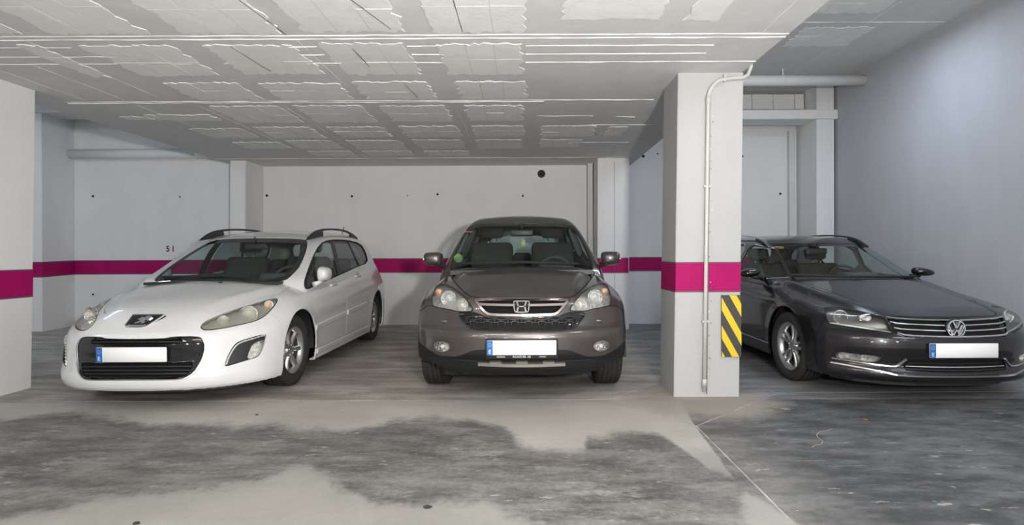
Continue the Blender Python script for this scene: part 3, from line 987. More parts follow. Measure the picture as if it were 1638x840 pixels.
class Car:
    def __init__(s, root, f, fg, pos):
        s.root, s.f, s.fg = root, f, fg
        s.pos = np.array(pos, float)           # world position of car origin (front centre, ground)

    def px(s, P):
        W = P + s.pos
        a, b = W[:, 0] / W[:, 1] * FPX, (W[:, 2] - CAMH) / W[:, 1] * FPX
        c, q = math.cos(ROLL), math.sin(ROLL)
        return np.stack([PU + a * c - b * q, PV - (a * q + b * c)], 1)

    def ray(s, pts, f=None):
        """photo pixels -> points on the surface f (car coordinates)"""
        f = f or s.f
        pts = np.asarray(pts, float)
        a, b = pts[:, 0] - PU, PV - pts[:, 1]
        c, q = math.cos(ROLL), math.sin(ROLL)
        a, b = a * c + b * q, -a * q + b * c
        D = np.stack([a / FPX, np.ones(len(a)), b / FPX], 1)
        O = np.array([0, 0, CAMH]) - s.pos
        ts = np.linspace(3.6, 9.2, 700)
        Q = (O + D[:, None, :] * ts[None, :, None]).reshape(-1, 3)
        ins = (f(Q) < 0).reshape(len(a), -1)
        hit = np.where(ins.any(1), ts[np.argmax(ins, 1)], np.nan)
        lo, hi = hit - (ts[1] - ts[0]), hit.copy()
        for _ in range(20):
            m = (lo + hi) / 2
            ins = f(O + D * m[:, None]) < 0
            hi = np.where(ins, m, hi); lo = np.where(ins, lo, m)
        return O + D * hi[:, None]

    # fields -------------------------------------------------------------
    def fpx(s, M, poly, mirror=False, front=None):
        """field of a photo-traced outline laid on the surface (mirror: the same outline on the car's other flank)"""
        V, N = M[0].copy(), M[1].copy()
        if mirror: V[:, 0] *= -1; N[:, 0] *= -1
        d = sdpoly(s.px(V), poly, 12.0)
        W = V + s.pos
        view = W - np.array([0, 0, CAMH])
        facing = np.einsum('ij,ij->i', N, view) < 0
        out = d * (W[:, 1] / FPX)
        return np.where(facing, out, 0.08)

    @staticmethod
    def fxz(M, poly, ymax=0.9, sym=True):
        V = M[0]
        P = np.stack([np.abs(V[:, 0]) if sym else V[:, 0], V[:, 2]], 1)
        d = sdpoly(P, poly)
        return np.where((V[:, 1] < ymax), d, np.maximum(d, 0.05))

    @staticmethod
    def fyz(M, poly, side, xmin=0.45):
        V = M[0]
        d = sdpoly(V[:, 1:3], poly)
        return np.where(V[:, 0] * side > xmin, d, np.maximum(d, 0.05))

    @staticmethod
    def fxy(M, poly, zmin=0.5, nz=0.3):
        V = M[0]
        d = sdpoly(np.stack([np.abs(V[:, 0]), V[:, 1]], 1), poly)
        return np.where((V[:, 2] > zmin), d, np.maximum(d, 0.05))

    # pieces -------------------------------------------------------------
    def put(s, name, M, m, parent=None, offset=0.0):
        V, N, T = M
        if len(T) == 0: return None
        return new_mesh(name, V + N * offset, T, m, parent or s.root, True, N)

    def skin(s, name, M, m, parent=None, thick=0.012, offset=0.0):
        """panel with a folded-in edge so that it has real thickness"""
        V, N, T = M
        if len(T) == 0: return None
        V = V + N * offset
        be = boundary(T)
        ub, inv = np.unique(be, return_inverse=True)
        inv = inv.reshape(be.shape)
        n = len(V); k = len(ub)
        V2 = np.concatenate([V, V[ub], V[ub] - N[ub] * thick])
        N2 = np.concatenate([N, N[ub], N[ub]])
        W = np.concatenate([np.stack([n + inv[:, 1], n + inv[:, 0], n + k + inv[:, 0]], 1), np.stack([n + inv[:, 1], n + k + inv[:, 0], n + k + inv[:, 1]], 1)])
        # side normals
        fn = np.cross(V2[W[:, 1]] - V2[W[:, 0]], V2[W[:, 2]] - V2[W[:, 0]])
        acc = np.zeros_like(V2)
        for j in range(3): np.add.at(acc, W[:, j], fn)
        sel = slice(n, None)
        N2[sel] = acc[sel] / np.maximum(np.linalg.norm(acc[sel], axis=1, keepdims=True), 1e-9)
        return new_mesh(name, V2, np.concatenate([T, W]), m, parent or s.root, True, N2)

    def recess(s, name, M, m, depth, parent=None, direction=(0, 1, 0), wall=None):
        """the piece pushed into the body, with side walls"""
        V, N, T = M
        if len(T) == 0: return None
        D = np.array(direction, float) * depth
        be = boundary(T)
        n = len(V)
        V2 = np.concatenate([V + D, V])
        W = np.concatenate([np.stack([n + be[:, 0], n + be[:, 1], be[:, 1]], 1), np.stack([n + be[:, 0], be[:, 1], be[:, 0]], 1)])
        return new_mesh(name, V2, np.concatenate([T, W]), m, parent or s.root)

    def ribbon(s, name, pts, w, h, m, parent=None, f=None, lift=0.0, px=True, closed=False, push=(0, 0, 0), mirror=False, smooth_n=2, normals=None):
        """box-section strip following the surface through traced points"""
        f = f or s.f
        P = s.ray(pts, f) if px else np.array(pts, float)
        if smooth_n: P = chaikin(P, smooth_n, closed)
        if mirror: P = P * np.array([-1, 1, 1])
        N = gradient(f, P) if normals is None else np.tile(np.array(normals, float), (len(P), 1))
        P = P + N * lift + np.array(push, float)
        return sweep(name, P, N, w, h, m, parent or s.root, closed)


def sweep(name, P, N, w, h, m, parent, closed=False, taper=None):
    n = len(P)
    Tn = np.roll(P, -1, 0) - np.roll(P, 1, 0) if closed else np.gradient(P, axis=0)
    Tn /= np.maximum(np.linalg.norm(Tn, axis=1, keepdims=True), 1e-9)
    S = np.cross(Tn, N)
    S /= np.maximum(np.linalg.norm(S, axis=1, keepdims=True), 1e-9)
    U = np.cross(S, Tn)
    ww = np.full(n, w / 2.0) if taper is None else np.asarray(taper) * w / 2.0
    c = 0.3
    sec = [(-1, -.5), (-1, .5 * c), (-1 + c, .5), (1 - c, .5), (1, .5 * c), (1, -.5)]
    k = len(sec)
    V = np.concatenate([P + S * (a * ww)[:, None] + U * (b * h) for a, b in sec])
    V = V.reshape(k, n, 3).transpose(1, 0, 2).reshape(-1, 3)
    F = []
    for i in range(n if closed else n - 1):
        for j in range(k):
            F.append((i * k + j, i * k + (j + 1) % k, ((i + 1) % n) * k + (j + 1) % k, ((i + 1) % n) * k + j))
    if not closed: F += [tuple(range(k))[::-1], tuple(range((n - 1) * k, n * k))]
    bm = bmesh.new()
    vs = [bm.verts.new(v) for v in V]
    for q in F: bm.faces.new([vs[i] for i in q])
    bmesh.ops.recalc_face_normals(bm, faces=bm.faces)
    return bm_obj(name, bm, m, parent)


def lin(*segs):
    """lin(a,n,b,n2,c): concatenated linspaces"""
    out = [segs[0]]
    for i in range(1, len(segs), 2):
        out += list(np.linspace(out[-1], segs[i + 1], segs[i] + 1)[1:])
    return np.array(out)


def make_f(p):
    """lower body field from section tables"""
    wp, sp_, ht, cr = pchip(p['plan']), pchip(p['side']), pchip(p['top']), pchip(p['crown'])
    fp, fs = pchip(p['front']), pchip(p['sweep'])
    W, L, pw = p['W'], p['L'], p.get('pw', 2.5)
    arch = p['arches']
    ridge_ = p.get('ridge')
    def f(P):
        x, y, z = np.abs(P[:, 0]), P[:, 1], P[:, 2]
        w = wp(y) - sp_(z)
        for (ya, za, R, amt) in arch:
            r = np.hypot(y - ya, z - za)
            w = w + amt * np.exp(-((r - R) / 0.055) ** 2) * (z > 0.1)
        if 'crease' in p:
            zc, amt, wid = p['crease']
            zz = z - (zc + 0.035 * (y - 2.0) * p.get('crease_slope', 1.0))
            w = w + amt * (1 - sstep(np.abs(zz), 0, wid)) * sstep(y, 1.0, 1.4)
        t = ht(y) - cr(y) * (x / W) ** 2.2
        if ridge_:
            xl = pchip(ridge_['x'])(y)
            t = t - ridge_['drop'] * sstep(x, xl, xl + ridge_['w']) * sstep(y, 0.0, 0.35)
            if 'bulge' in ridge_: t = t + ridge_['bulge'] * np.exp(-((x - xl) / 0.05) ** 2)
        fr = fp(z) + fs(z) * (x / W) ** pw
        d_side = x - w
        d_top = (z - t) * 0.96
        d_front = (fr - y) * 0.85
        d_rear = y - (L - 0.25 * (x / W) ** 4 - 0.10 * np.clip(z - 0.7, 0, 1))
        b = smax(d_side, d_top, p.get('k_st', 0.12))
        b = smax(b, d_front, p.get('k_f', 0.10))
        b = smax(b, d_rear, 0.15)
        zb_ = p['zb'] + p.get('zbc', 0.0) * sstep(x, .50, .74) * (1 - sstep(y, 1.3, 1.5))
        return np.maximum(b, zb_ - z)
    return f


def make_g(p):
    """greenhouse field"""
    wz, rt, ws = pchip(p['gw']), pchip(p['roof']), pchip(p['ws'])
    rr = pchip(p['rear'])
    plan = pchip(p['gplan'])
    def f(P):
        x, y, z = np.abs(P[:, 0]), P[:, 1], P[:, 2]
        d_side = (x - wz(z) * plan(y)) * 0.95
        d_top = z - (rt(y) - p['rcrown'] * (x / 0.6) ** 2)
        d_front = (ws(z) + p['wsweep'] * (x / 0.7) ** 2 - y) * p['wsl']
        d_rear = (y - rr(z) + 0.12 * (x / 0.7) ** 2) * 0.8
        b = smax(d_side, d_top, p.get('gk', 0.10))
        b = smax(b, d_front, p.get('gkf', 0.045))
        b = smax(b, d_rear, 0.08)
        return b
    return f


# ------------------------------------------------------------------ shared car materials
M_RUB = mat('black_rubber', (0.018, 0.018, 0.019), 0.75, bump=(90, 0.3, 0.003))
M_TYRE = mat('tyre_rubber', (0.030, 0.028, 0.027), 0.8, bump=(60, 0.35, 0.004), var=(8, 0.25))
M_PLAST = mat('black_plastic', (0.022, 0.022, 0.023), 0.45)
M_GLOSSK = mat('gloss_black', (0.008, 0.008, 0.009), 0.08, coat=0.5)
M_INNER = mat('deep_black', (0.006, 0.006, 0.006), 0.9)
M_CHROME = mat('chrome', (0.80, 0.81, 0.83), 0.10, 1.0)
M_SATIN = mat('satin_silver', (0.62, 0.62, 0.60), 0.30, 1.0)
M_REFL = mat('lamp_reflector', (0.88, 0.88, 0.86), 0.16, 1.0, bump=(55, 0.9, 0.02))
M_LAMPIN = mat('lamp_housing', (0.52, 0.52, 0.465), 0.34, 0.55, bump=(18, .6, .03))
M_LAMPDK = mat('lamp_housing_grey', (0.36, 0.36, 0.35), 0.36, 0.7, bump=(25, .4, .02))
M_BULB = mat('lamp_bulb', (0.60, 0.59, 0.56), 0.12, 0.0, coat=1.0)
M_AMBER = mat('amber_lens', (0.72, 0.40, 0.24), 0.25, 0.3, coat=0.6)
M_LENS = glass('lamp_lens', (0.96, 0.96, 0.94))
M_GLASS = glass('windscreen_glass', (0.82, 0.91, 0.88), ior=1.5)
M_GLASSW = glass('windscreen_brown', (0.86, 0.87, 0.80), ior=1.5)
M_GLASSD = glass('privacy_glass', (0.32, 0.35, 0.35), ior=1.5)
M_GLASSS = glass('side_glass', (0.80, 0.90, 0.88), ior=1.5)
M_PLATE = mat('plate_white', (0.93, 0.93, 0.93), 0.45, emit=None)
M_EU = mat('plate_blue', (0.012, 0.13, 0.46), 0.4)
M_WHITE = mat('white_print', (0.85, 0.85, 0.85), 0.5)
M_SEAT = mat('dark_seat_cloth', (0.040, 0.038, 0.037), 0.9, bump=(160, 0.3, 0.003))
M_TRIM = mat('grey_cabin_trim', (0.42, 0.43, 0.40), 0.8)
M_DASH = mat('dash_plastic', (0.065, 0.065, 0.064), 0.7)
M_RIM = mat('alloy_rim', (0.55, 0.55, 0.55), 0.32, 0.85)
M_RIMDK = mat('rim_barrel', (0.10, 0.095, 0.09), 0.5, 0.6)
M_RUST = mat('brake_disc', (0.05, 0.045, 0.042), 0.6, 0.5)
M_UNDER = mat('underbody', (0.012, 0.012, 0.012), 0.9)


def rounded(name, x0, x1, y0, y1, z0, z1, m, parent, r=0.04, seg=3, rot=None):
    bm = bmesh.new()
    bm_box(bm, x0, x1, y0, y1, z0, z1, r, seg)
    if rot:
        bmesh.ops.rotate(bm, verts=bm.verts, cent=rot[0], matrix=Matrix.Rotation(rot[1], 3, rot[2]))
    return bm_obj(name, bm, m, parent, True)


def wheel(parent, x, y, r, w, side, style, steer=0.0):
    """wheel at (x centre of tread, y, r); side=+1 faces +x"""
    o = empty('wheel', (x, y, r), parent)
    o.rotation_euler = (0, 0, steer)
    s = side
    ri = r - {'seven': .112, 'five': .145, 'twin': .100}[style]
    h = w / 2
    # tyre: rounded shoulders and circumferential grooves
    prof = [(ri, -h * .78), (ri + .012, -h * .92), ((ri + r) / 2, -h * 1.03), (r - .028, -h * .97), (r - .010, -h * .86)]
    nb = 5
    for k in range(nb):
        a = -h * .82 + k * (h * 1.64 / nb); b = a + h * 1.64 / nb
        e = 0.006
        rc = r - 0.006 * (abs((a + b) / 2) / h) ** 2
        prof += [(rc, a + e * .3), (rc, b - e * .8)]
        if k < nb - 1: prof += [(rc - .008, b - e * .7), (rc - .008, b + e * .2)]
    prof += [(r - .010, h * .86), (r - .028, h * .97), ((ri + r) / 2, h * 1.03), (ri + .012, h * .92), (ri, h * .78)]
    lathe('tyre', prof, (0, 0, 0), (1, 0, 0), M_TYRE, o, 56)
    # sideways tread cuts
    bm = bmesh.new()
    for k in range(44):
        a = 2 * math.pi * k / 44
        for sg in (-1, 1):
            M = Matrix.Rotation(a, 4, 'X') @ Matrix.Translation((sg * h * .70, 0, r - .0035)) @ Matrix.Rotation(sg * .35, 4, 'Z')
            v = [bm.verts.new(M @ Vector(p)) for p in ((-h * .20, -.0028, 0.0022), (h * .24, -.0028, 0.0012), (h * .24, .0028, 0.0012), (-h * .20, .0028, 0.0022))]
            bm.faces.new(v)
    bm_obj('tread_cut', bm, M_INNER, o)['kind'] = 'stuff'
    # rim
    rim = lathe('rim', [(ri - .004, s * -h * .8), (ri - .03, s * -h * .3), (ri - .032, s * h * .45), (ri - .016, s * h * .72), (ri - .004, s * h * .80), (ri + .006, s * h * .86), (ri + .006, s * h * .80), (ri, s * h * .7)], (0, 0, 0), (1, 0, 0), M_RIM, o, 56)
    lathe('rim_barrel', [(ri - .010, s * -h * .75), (ri - .034, s * -h * .2), (ri - .036, s * h * .42)], (0, 0, 0), (1, 0, 0), M_RIMDK, o, 40)
    lathe('brake_disc', [(0.0, s * .012), (0.12, s * .012), (0.12, s * -.01), (0, s * -.01)], (0, 0, 0), (1, 0, 0), M_RUST, o, 32)
    disc('wheel_back', (s * -.035, 0, 0), (s, 0, 0), ri - .02, M_INNER, o, 32)
    n, tw = {'seven': (7, 1), 'five': (5, 1), 'twin': (5, 2)}[style]
    spokes = []
    for k in range(n):
        a0 = 2 * math.pi * k / n + .15
        for q in ([0] if tw == 1 else [-.20, .20]):
            a = a0 + q
            bm = bmesh.new()
            R0, R1 = .045, ri - .012
            w0, w1 = {'seven': (.018, .028), 'five': (.025, .035), 'twin': (.010, .017)}[style]
            d0, d1 = s * h * .60, s * h * .66
            secs = []
            for t in np.linspace(0, 1, 6):
                R = R0 + (R1 - R0) * t
                ww = w0 + (w1 - w0) * t
                dd = d0 + (d1 - d0) * t - s * .018 * math.sin(math.pi * t) * .6
                sk = q * .35 * (t - .5) * R if tw == 2 else 0
                ring = []
                for (cx_, cz) in ((-1, -.03), (-.8, -.003), (-.35, .0), (.35, .0), (.8, -.003), (1, -.03)):
                    ring.append(bm.verts.new((dd + s * cz, cx_ * ww + sk, R)))
                secs.append(ring)
            for i in range(5):
                for j in range(5):
                    bm.faces.new((secs[i][j], secs[i][j + 1], secs[i + 1][j + 1], secs[i + 1][j]))
            bmesh.ops.rotate(bm, verts=bm.verts, cent=(0, 0, 0), matrix=Matrix.Rotation(a, 3, 'X'))
            bmesh.ops.recalc_face_normals(bm, faces=bm.faces)
            spokes.append(bm_obj('spoke', bm, M_RIM, o, True))
    lathe('hub_cap', [(0.0, s * h * .64), (.022, s * h * .635), (.030, s * h * .60), (.055, s * h * .58), (.066, s * h * .50), (.068, s * h * .2)], (0, 0, 0), (1, 0, 0), M_RIM, o, 28)
    for k in range(5):
        a = 2 * math.pi * k / 5 + .4
        c = Vector((s * h * .56, .045 * math.cos(a), .045 * math.sin(a)))
        lathe('lug_nut', [(0.0, s * .012), (.008, s * .010), (.009, 0)], c, (1, 0, 0), M_CHROME, o, 8)
    return o


def seat(parent, x, y, z, m, w=0.25, tilt=0.32, k=1.0):
    o = empty('seat', (x, y, z), parent)
    o.scale = (1, 1, k)
    rounded('seat_cushion', -w, w, -.28, .26, -.08, .08, m, o, .06)
    rounded('seat_back', -w, w, .20, .34, .02, .62, m, o, .06, 3, ((0, .27, .02), -tilt, 'X'))
    rounded('headrest', -.13, .13, .22, .32, .68, .86, m, o, .045, 3, ((0, .27, .02), -tilt, 'X'))
    for sx in (-.05, .05):
        q = tube('headrest_post', [(sx, .27, .58), (sx, .27, .72)], .007, M_CHROME, o, 8)
        q.data.transform(Matrix.Translation((0, .27, .02)) @ Matrix.Rotation(-tilt, 4, 'X') @ Matrix.Translation((0, -.27, -.02)))
    return o


def steering(parent, x, y, z):
    o = empty('steering_wheel', (x, y, z), parent)
    ax = Vector((0, -1, .45)).normalized()
    prof = [(.185 + .014 * math.cos(a), .014 * math.sin(a)) for a in np.linspace(0, 2 * math.pi, 9)[:-1]]
    lathe('wheel_ring', prof, (0, 0, 0), ax, M_DASH, o, 36, True, True)
    lathe('wheel_boss', [(0, -.03), (.05, -.028), (.075, 0), (.07, .03), (.04, .12), (.04, .25)], (0, 0, 0), -ax, M_DASH, o, 20)
    for a in (0.0, math.pi, -math.pi / 2):
        u = Vector((1, 0, 0)); w = ax.cross(u)
        d = u * math.cos(a) - w * math.sin(a) * -1
        tube('wheel_spoke', [d * .05, d * .18], .015, M_DASH, o, 8)
    return o


def plate(parent, c, nrm_tilt, frame=True, w=.52, h=.11, letter='E'):
    o = empty('licence_plate', c, parent)
    o.rotation_euler = (nrm_tilt, 0, 0)
    if frame: rounded('plate_frame', -w / 2 - .012, w / 2 + .012, -.004, .014, -h / 2 - .026, h / 2 + .012, M_PLAST, o, .004, 1)
    rounded('plate_face', -w / 2, w / 2, -.007, .004, -h / 2, h / 2, M_PLATE, o, .003, 1)
    b = box('plate_band', -w / 2, -w / 2 + .044, -.0082, -.004, -h / 2 + .002, h / 2 - .002, M_EU, o)
    text_mesh(text('plate_letter', letter, (-w / 2 + .022, -.0088, -h * .27), .042, M_WHITE, o))
    for k in range(10):
        a = 2 * math.pi * k / 10
        disc('plate_star', (-w / 2 + .022 + .012 * math.cos(a), -.0086, h * .2 + .012 * math.sin(a)), (0, -1, 0), .0022, mat('star_yellow', (.8, .7, .1), .5), o, 5)
    return o


def lamp_bowl(name, c, axis, r, depth, parent, m=None, bulb=True, ring=None, ry=None):
    """reflector bowl opening along axis"""
    prof = [(r * t, -depth * (1 - t * t)) for t in (0.03, .2, .4, .6, .8, .93, 1.0)] + [(r * 1.04, .004), (r * 1.08, -.004)]
    o = lathe(name, prof, c, axis, m or M_REFL, parent, 28)
    ax = Vector(axis).normalized()
    if bulb:
        cc = Vector(c) - ax * depth * .55
        lathe('bulb', [(0.0, r * .22), (r * .10, r * .18), (r * .14, 0.0), (r * .12, -r * .24), (r * .08, -depth * .45)], cc, ax, M_BULB, parent, 14)
    if ring:
        lathe('lamp_ring', [(r * 1.0, .0), (r * 1.03, .010), (r * 1.10, .010), (r * 1.13, .0)], c, axis, ring, parent, 30)
    return o


def cabin(car, y0, y1, w, zf, zbelt, dash_y, dash_z, seat_mat, seats, wheel_x, mirror_pt, rear_seat_y, trim=None, sk=1.0, sz=.30):
    r = car.root
    c = empty('cabin', (0, 0, 0), r)
    box('cabin_floor', -w, w, y0, y1, zf - .02, zf, M_UNDER, c)
    for sg in (-1, 1):
        box('door_lining', min(sg * w, sg * (w - .03)), max(sg * w, sg * (w - .03)), y0 + .1, y1, zf, zbelt - .02, M_DASH, c)
    box('firewall', -w, w, y0 - .02, y0, zf, dash_z - .12, M_UNDER, c)
    box('cabin_rear', -w, w, y1 - .02, y1, zf, zbelt, M_UNDER, c)
    # dashboard: extruded profile
    prof = [(dash_y - .28, dash_z - .10), (dash_y - .15, dash_z - .03), (dash_y + .15, dash_z), (dash_y + .30, dash_z - .02), (dash_y + .36, dash_z - .10), (dash_y + .30, dash_z - .35), (dash_y - .1, dash_z - .4)]
    prism('dashboard', prof, -w + .03, w - .03, M_DASH, c, 'yz')
    sgn = 1 if wheel_x > 0 else -1
    rounded('instrument_hood', wheel_x - .18, wheel_x + .18, dash_y + .12, dash_y + .34, dash_z - .06, dash_z + .045, M_DASH, c, .03)
    steering(r, wheel_x, dash_y + .45, dash_z - .06)
    for (sx, sy) in seats: seat(r, sx, sy, zf + sz, seat_mat, k=sk)
    rounded('rear_bench', -w + .08, w - .08, rear_seat_y, rear_seat_y + .5, zf + .1, zf + .36, seat_mat, r, .06)
    rounded('rear_backrest', -w + .08, w - .08, rear_seat_y + .42, rear_seat_y + .56, zf + .3, zbelt + .02, seat_mat, r, .06, 3, ((0, rear_seat_y + .5, zf + .3), -.25, 'X'))
    for sx in (-.42, 0, .42):
        rounded('rear_headrest', sx - .12, sx + .12, rear_seat_y + .62, rear_seat_y + .72, zbelt + .0, zbelt + .14, seat_mat, r, .04)
    o = empty('inside_mirror', mirror_pt, r)
    rounded('mirror_glass_case', -.12, .12, -.015, .02, -.035, .035, M_PLAST, o, .015)
    tube('mirror_stem', [(0, .0, .02), (0, -.03, .10)], .009, M_PLAST, o, 8)


def arch_liner(car, y, z, R, xo, xi, side):
    prof = [(R + .012, 0.0), (R + .012, -(xo - xi)), (0.02, -(xo - xi))]
    n = 28
    V, F = [], []
    for k in range(n + 1):
        a = math.radians(-8 + 196 * k / n)
        for (r_, h) in prof:
            V.append((side * (xo + h), y + r_ * math.cos(a), z + r_ * math.sin(a)))
    for k in range(n):
        for j in range(2):
            F.append((k * 3 + j, k * 3 + j + 1, (k + 1) * 3 + j + 1, (k + 1) * 3 + j))
    return new_mesh('wheel_arch_liner', V, np.array(F), M_PLAST, car.root, True)


def wiper(car, pts, parent=None):
    w = car.ribbon('wiper', pts, .016, .02, M_RUB, None, car.fg, .014)
    return w


# ------------------------------------------------------------------ cars: common start
def start_car(name, label, p, pos, paint):
    root = empty(name, pos)
    tag(root, label, 'car')
    f, fg = make_f(p), make_g(p)
    car = Car(root, f, fg, pos)
    W, L = p['W'], p['L']
    M = shell(f, lin(-W - .12, 128, W + .12), lin(-.12, 72, 1.45, 84, L + .12), lin(p['zb'] - .35, 20, p['zb'], 68, p['ztop']), (1.0, L - 1.0, .5))
    G = shell(fg, lin(-.95, 96, .95), lin(p['ws'][0][1] - .15, 110, L + .05), lin(.7, 50, 1.75), (2.3, L - 1.3, .95))
    _, M = clip(M, fg(M[0]) + .012 * 0)                       # open the cabin
    _, G = clip(G, f(G[0]))                                   # keep only what stands above the body
    for (ya, za, R, amt) in p['arches']:
        d = np.hypot(M[0][:, 1] - ya, M[0][:, 2] - za) - R
        low_ = np.where(M[0][:, 2] < za, np.abs(M[0][:, 1] - ya) - R * (1 + .02), d)
        d = np.where(np.abs(M[0][:, 0]) > .55, low_, .3)
        _, M = clip(M, d)
        for sg in (-1, 1): arch_liner(car, ya, za, R, W - .03, W - .42, sg)
    return car, M, G


def sym(car, pts, mode='xz', f=None, ends=True):
    """photo-traced half outline -> (|x|, z) or (|x|, y) polygon of the whole"""
    P = car.ray(pts, f)
    k = {'xz': 2, 'xy': 1}[mode]
    Q = [[abs(a[0]), a[k]] for a in P]
    if ends: Q[0][0] = Q[-1][0] = -0.4
    return Q


def cut(M, phi, gap=0.0022):
    a, _ = clip(M, phi + gap)
    _, b = clip(M, phi - gap)
    return a, b


def greenhouse(car, G, ws, sides, rear, paint, ws_mat, frit=.022, trim_col=None, ztrim=M_RUB, symm=False):
    r = car.root
    fld = (lambda q: car.fxz(q, ws, 2.7)) if symm else (lambda q: car.fpx(q, ws))
    glass_, G = clip(G, fld(G))
    gm, gb = clip(glass_, fld(glass_) + frit)
    scr = car.put('windscreen', gm, ws_mat, None, -.004)
    car.put('windscreen_border', gb, M_GLOSSK, scr, -.003)
    for (nm, poly, m) in sides:
        for sg in (-1, 1):
            w_, G = clip(G, car.fyz(G, poly, sg, .3))
            a, b = clip(w_, car.fyz(w_, poly, sg, .3) + .013)
            car.put(nm, a, m, None, -.010)
            car.put('window_seal', b, ztrim, None, -.003)
    V = G[0]
    d = sdpoly(np.stack([np.abs(V[:, 0]), V[:, 2]], 1), rear)
    d = np.where((V[:, 1] > 3.0) & (G[1][:, 1] > .25), d, np.maximum(d, .05))
    w_, G = clip(G, d)
    car.put('rear_window', w_, M_GLASSS if ws_mat is not M_GLASSW else M_GLASSW, None, -.006)
    car.skin('roof_and_pillars', G, paint, None, .012)
    V, N, T = G
    new_mesh('cabin_lining', V - N * .03, T, trim_col or M_TRIM, r, True)
    return scr


def headlight(car, M, poly, depth, floor_mat_):
    """lamp units on both flanks from one traced outline; returns body rest and the two lamp parents"""
    res = []
    for mir in (False, True):
        a, M = cut(M, car.fpx(M, poly, mir), .0018)
        a = largest(a)
        lens = car.put('headlight', a, M_LENS, None, -.001)
        vd = vdir(car, *np.mean(poly, 0)) * np.array([-1 if mir else 1, 1, 1])
        car.recess('lamp_housing', a, floor_mat_, depth, lens, vd)
        rim_ = largest(clip(a, -(car.fpx(a, poly, mir) + .0045))[0])
        car.put('lamp_edge', rim_, M_PLAST, lens, .0006)
        res.append(lens)
    return M, res


def vdir(car, u, v):
    d = np.array([(u - PU) / FPX, 1.0, (PV - v) / FPX])
    return d / np.linalg.norm(d)


def at(car, u, v, inset=0.0, f=None):
    P = car.ray([(u, v)], f)[0]
    return P + vdir(car, u, v) * inset


def mx(P, mir): return Vector((-P[0] if mir else P[0], P[1], P[2]))


def mirror_pair(car, c, size, paint, arm, tilt=0.0, lamp=True, sq=.5, tp=.12, only=None, arm_mat=None, ar=.026):
    """door mirrors: shaped cap, glass, arm"""
    for sg in ((-1, 1) if only is None else (only,)):
        o = empty('door_mirror', (sg * c[0], c[1], c[2]), car.root)
        sx, sy, sz = size
        bm = bmesh.new()
        bmesh.ops.create_uvsphere(bm, u_segments=24, v_segments=14, radius=1)
        for v in bm.verts:
            x, y, z = v.co
            e = sq
            q = Vector((math.copysign(abs(x) ** e, x), math.copysign(abs(y) ** .9, y), math.copysign(abs(z) ** e, z)))
            if q.y > 0: q.y *= .35
            tap = 1 - tp * (sg * q.x + 1) / 2
            v.co = (q.x * sx, q.y * sy, q.z * sz * tap + tilt * sg * q.x * sx)
        bm_obj('mirror_cap', bm, paint, o, True)
        disc('mirror_glass', (0, sy * .36, 0), (0, 1, 0), sx * .82, mat('mirror_silver', (.8, .8, .8), .03, 1.0), o, 20, sz * .72)
        a0 = Vector((sg * arm[0], arm[1], arm[2])) - Vector((sg * c[0], c[1], c[2]))
        tube('mirror_arm', [a0, a0 * .6 + Vector((0, 0, -sz * .3)), Vector((-sg * sx * .3, 0, -sz * .62))], [ar * 1.1, ar * .9, ar * 1.1], arm_mat or M_PLAST, o, 10)
        if lamp:
            rounded('mirror_indicator', min(sg * sx * .55, sg * sx * 1.0), max(sg * sx * .55, sg * sx * 1.0), -sy * .72, -sy * .2, -sz * .15, sz * .12, M_REFL, o, .006)


# ================================================================== dark grey crossover (middle)
PAINT_G = mat('taupe_grey_metallic', (0.088, 0.076, 0.071), 0.32, 0.55, coat=0.85)
P1 = dict(W=.91, L=4.55, zb=.24, zbc=.075, ztop=1.25, pw=2.7, k_st=.13, k_f=.085,
          plan=[(-.2, .80), (.25, .828), (.55, .87), (.93, .90), (2, .905), (3.5, .905), (4.3, .87), (4.7, .83)],
          side=[(.1, .09), (.24, .05), (.34, .012), (.5, .0), (.70, .004), (.79, .02), (.86, .055), (.92, .10), (1.0, .13), (1.15, .19)],
          top=[(-.2, .78), (.06, .825), (.14, .855), (.3, .905), (.6, .968), (.9, 1.022), (1.2, 1.06), (1.5, 1.07), (4.0, 1.09), (4.7, 1.06)],
          crown=[(-.2, .05), (.5, .09), (1.2, .085), (1.6, .05), (4.7, .03)],
          front=[(.1, .22), (.24, .10), (.30, .045), (.36, .03), (.42, .0), (.53, .0), (.58, .012), (.615, .05), (.68, .075), (.76, .09), (.82, .105), (.88, .16), (.95, .28), (1.1, .5)],
          sweep=[(.1, .42), (.5, .40), (.7, .42), (.85, .44), (1.1, .45)],
          arches=[(.93, .36, .405, .012), (3.55, .36, .405, .012)],
          ridge=dict(x=[(-.2, .36), (.2, .38), (1.2, .55), (4.7, .6)], drop=.028, w=.14, bulge=.006),
          gw=[(.7, .83), (.95, .815), (1.07, .775), (1.27, .70), (1.45, .625), (1.56, .575), (1.75, .44)],
          gplan=[(.8, .97), (1.6, 1.0), (3.2, 1.0), (4.6, .93)],
          roof=[(1.0, 1.25), (1.7, 1.475), (2.0, 1.555), (2.35, 1.615), (2.8, 1.645), (3.3, 1.64), (4.0, 1.59), (4.6, 1.50)],
          ws=[(.7, .90), (1.0, 1.08), (1.2, 1.38), (1.4, 1.72), (1.5, 1.92), (1.58, 2.14), (1.75, 2.7)],
          rear=[(.7, 4.5), (1.05, 4.48), (1.3, 4.36), (1.5, 4.2), (1.75, 3.9)], rcrown=.045, wsweep=.22, wsl=.55, gk=.10, gkf=.04)


def hm(pts, c=834.5):
    """right half outline -> closed symmetric outline in the photo (the car faces the camera squarely)"""
    return list(pts) + [(2 * c - u, v) for u, v in reversed(pts)]


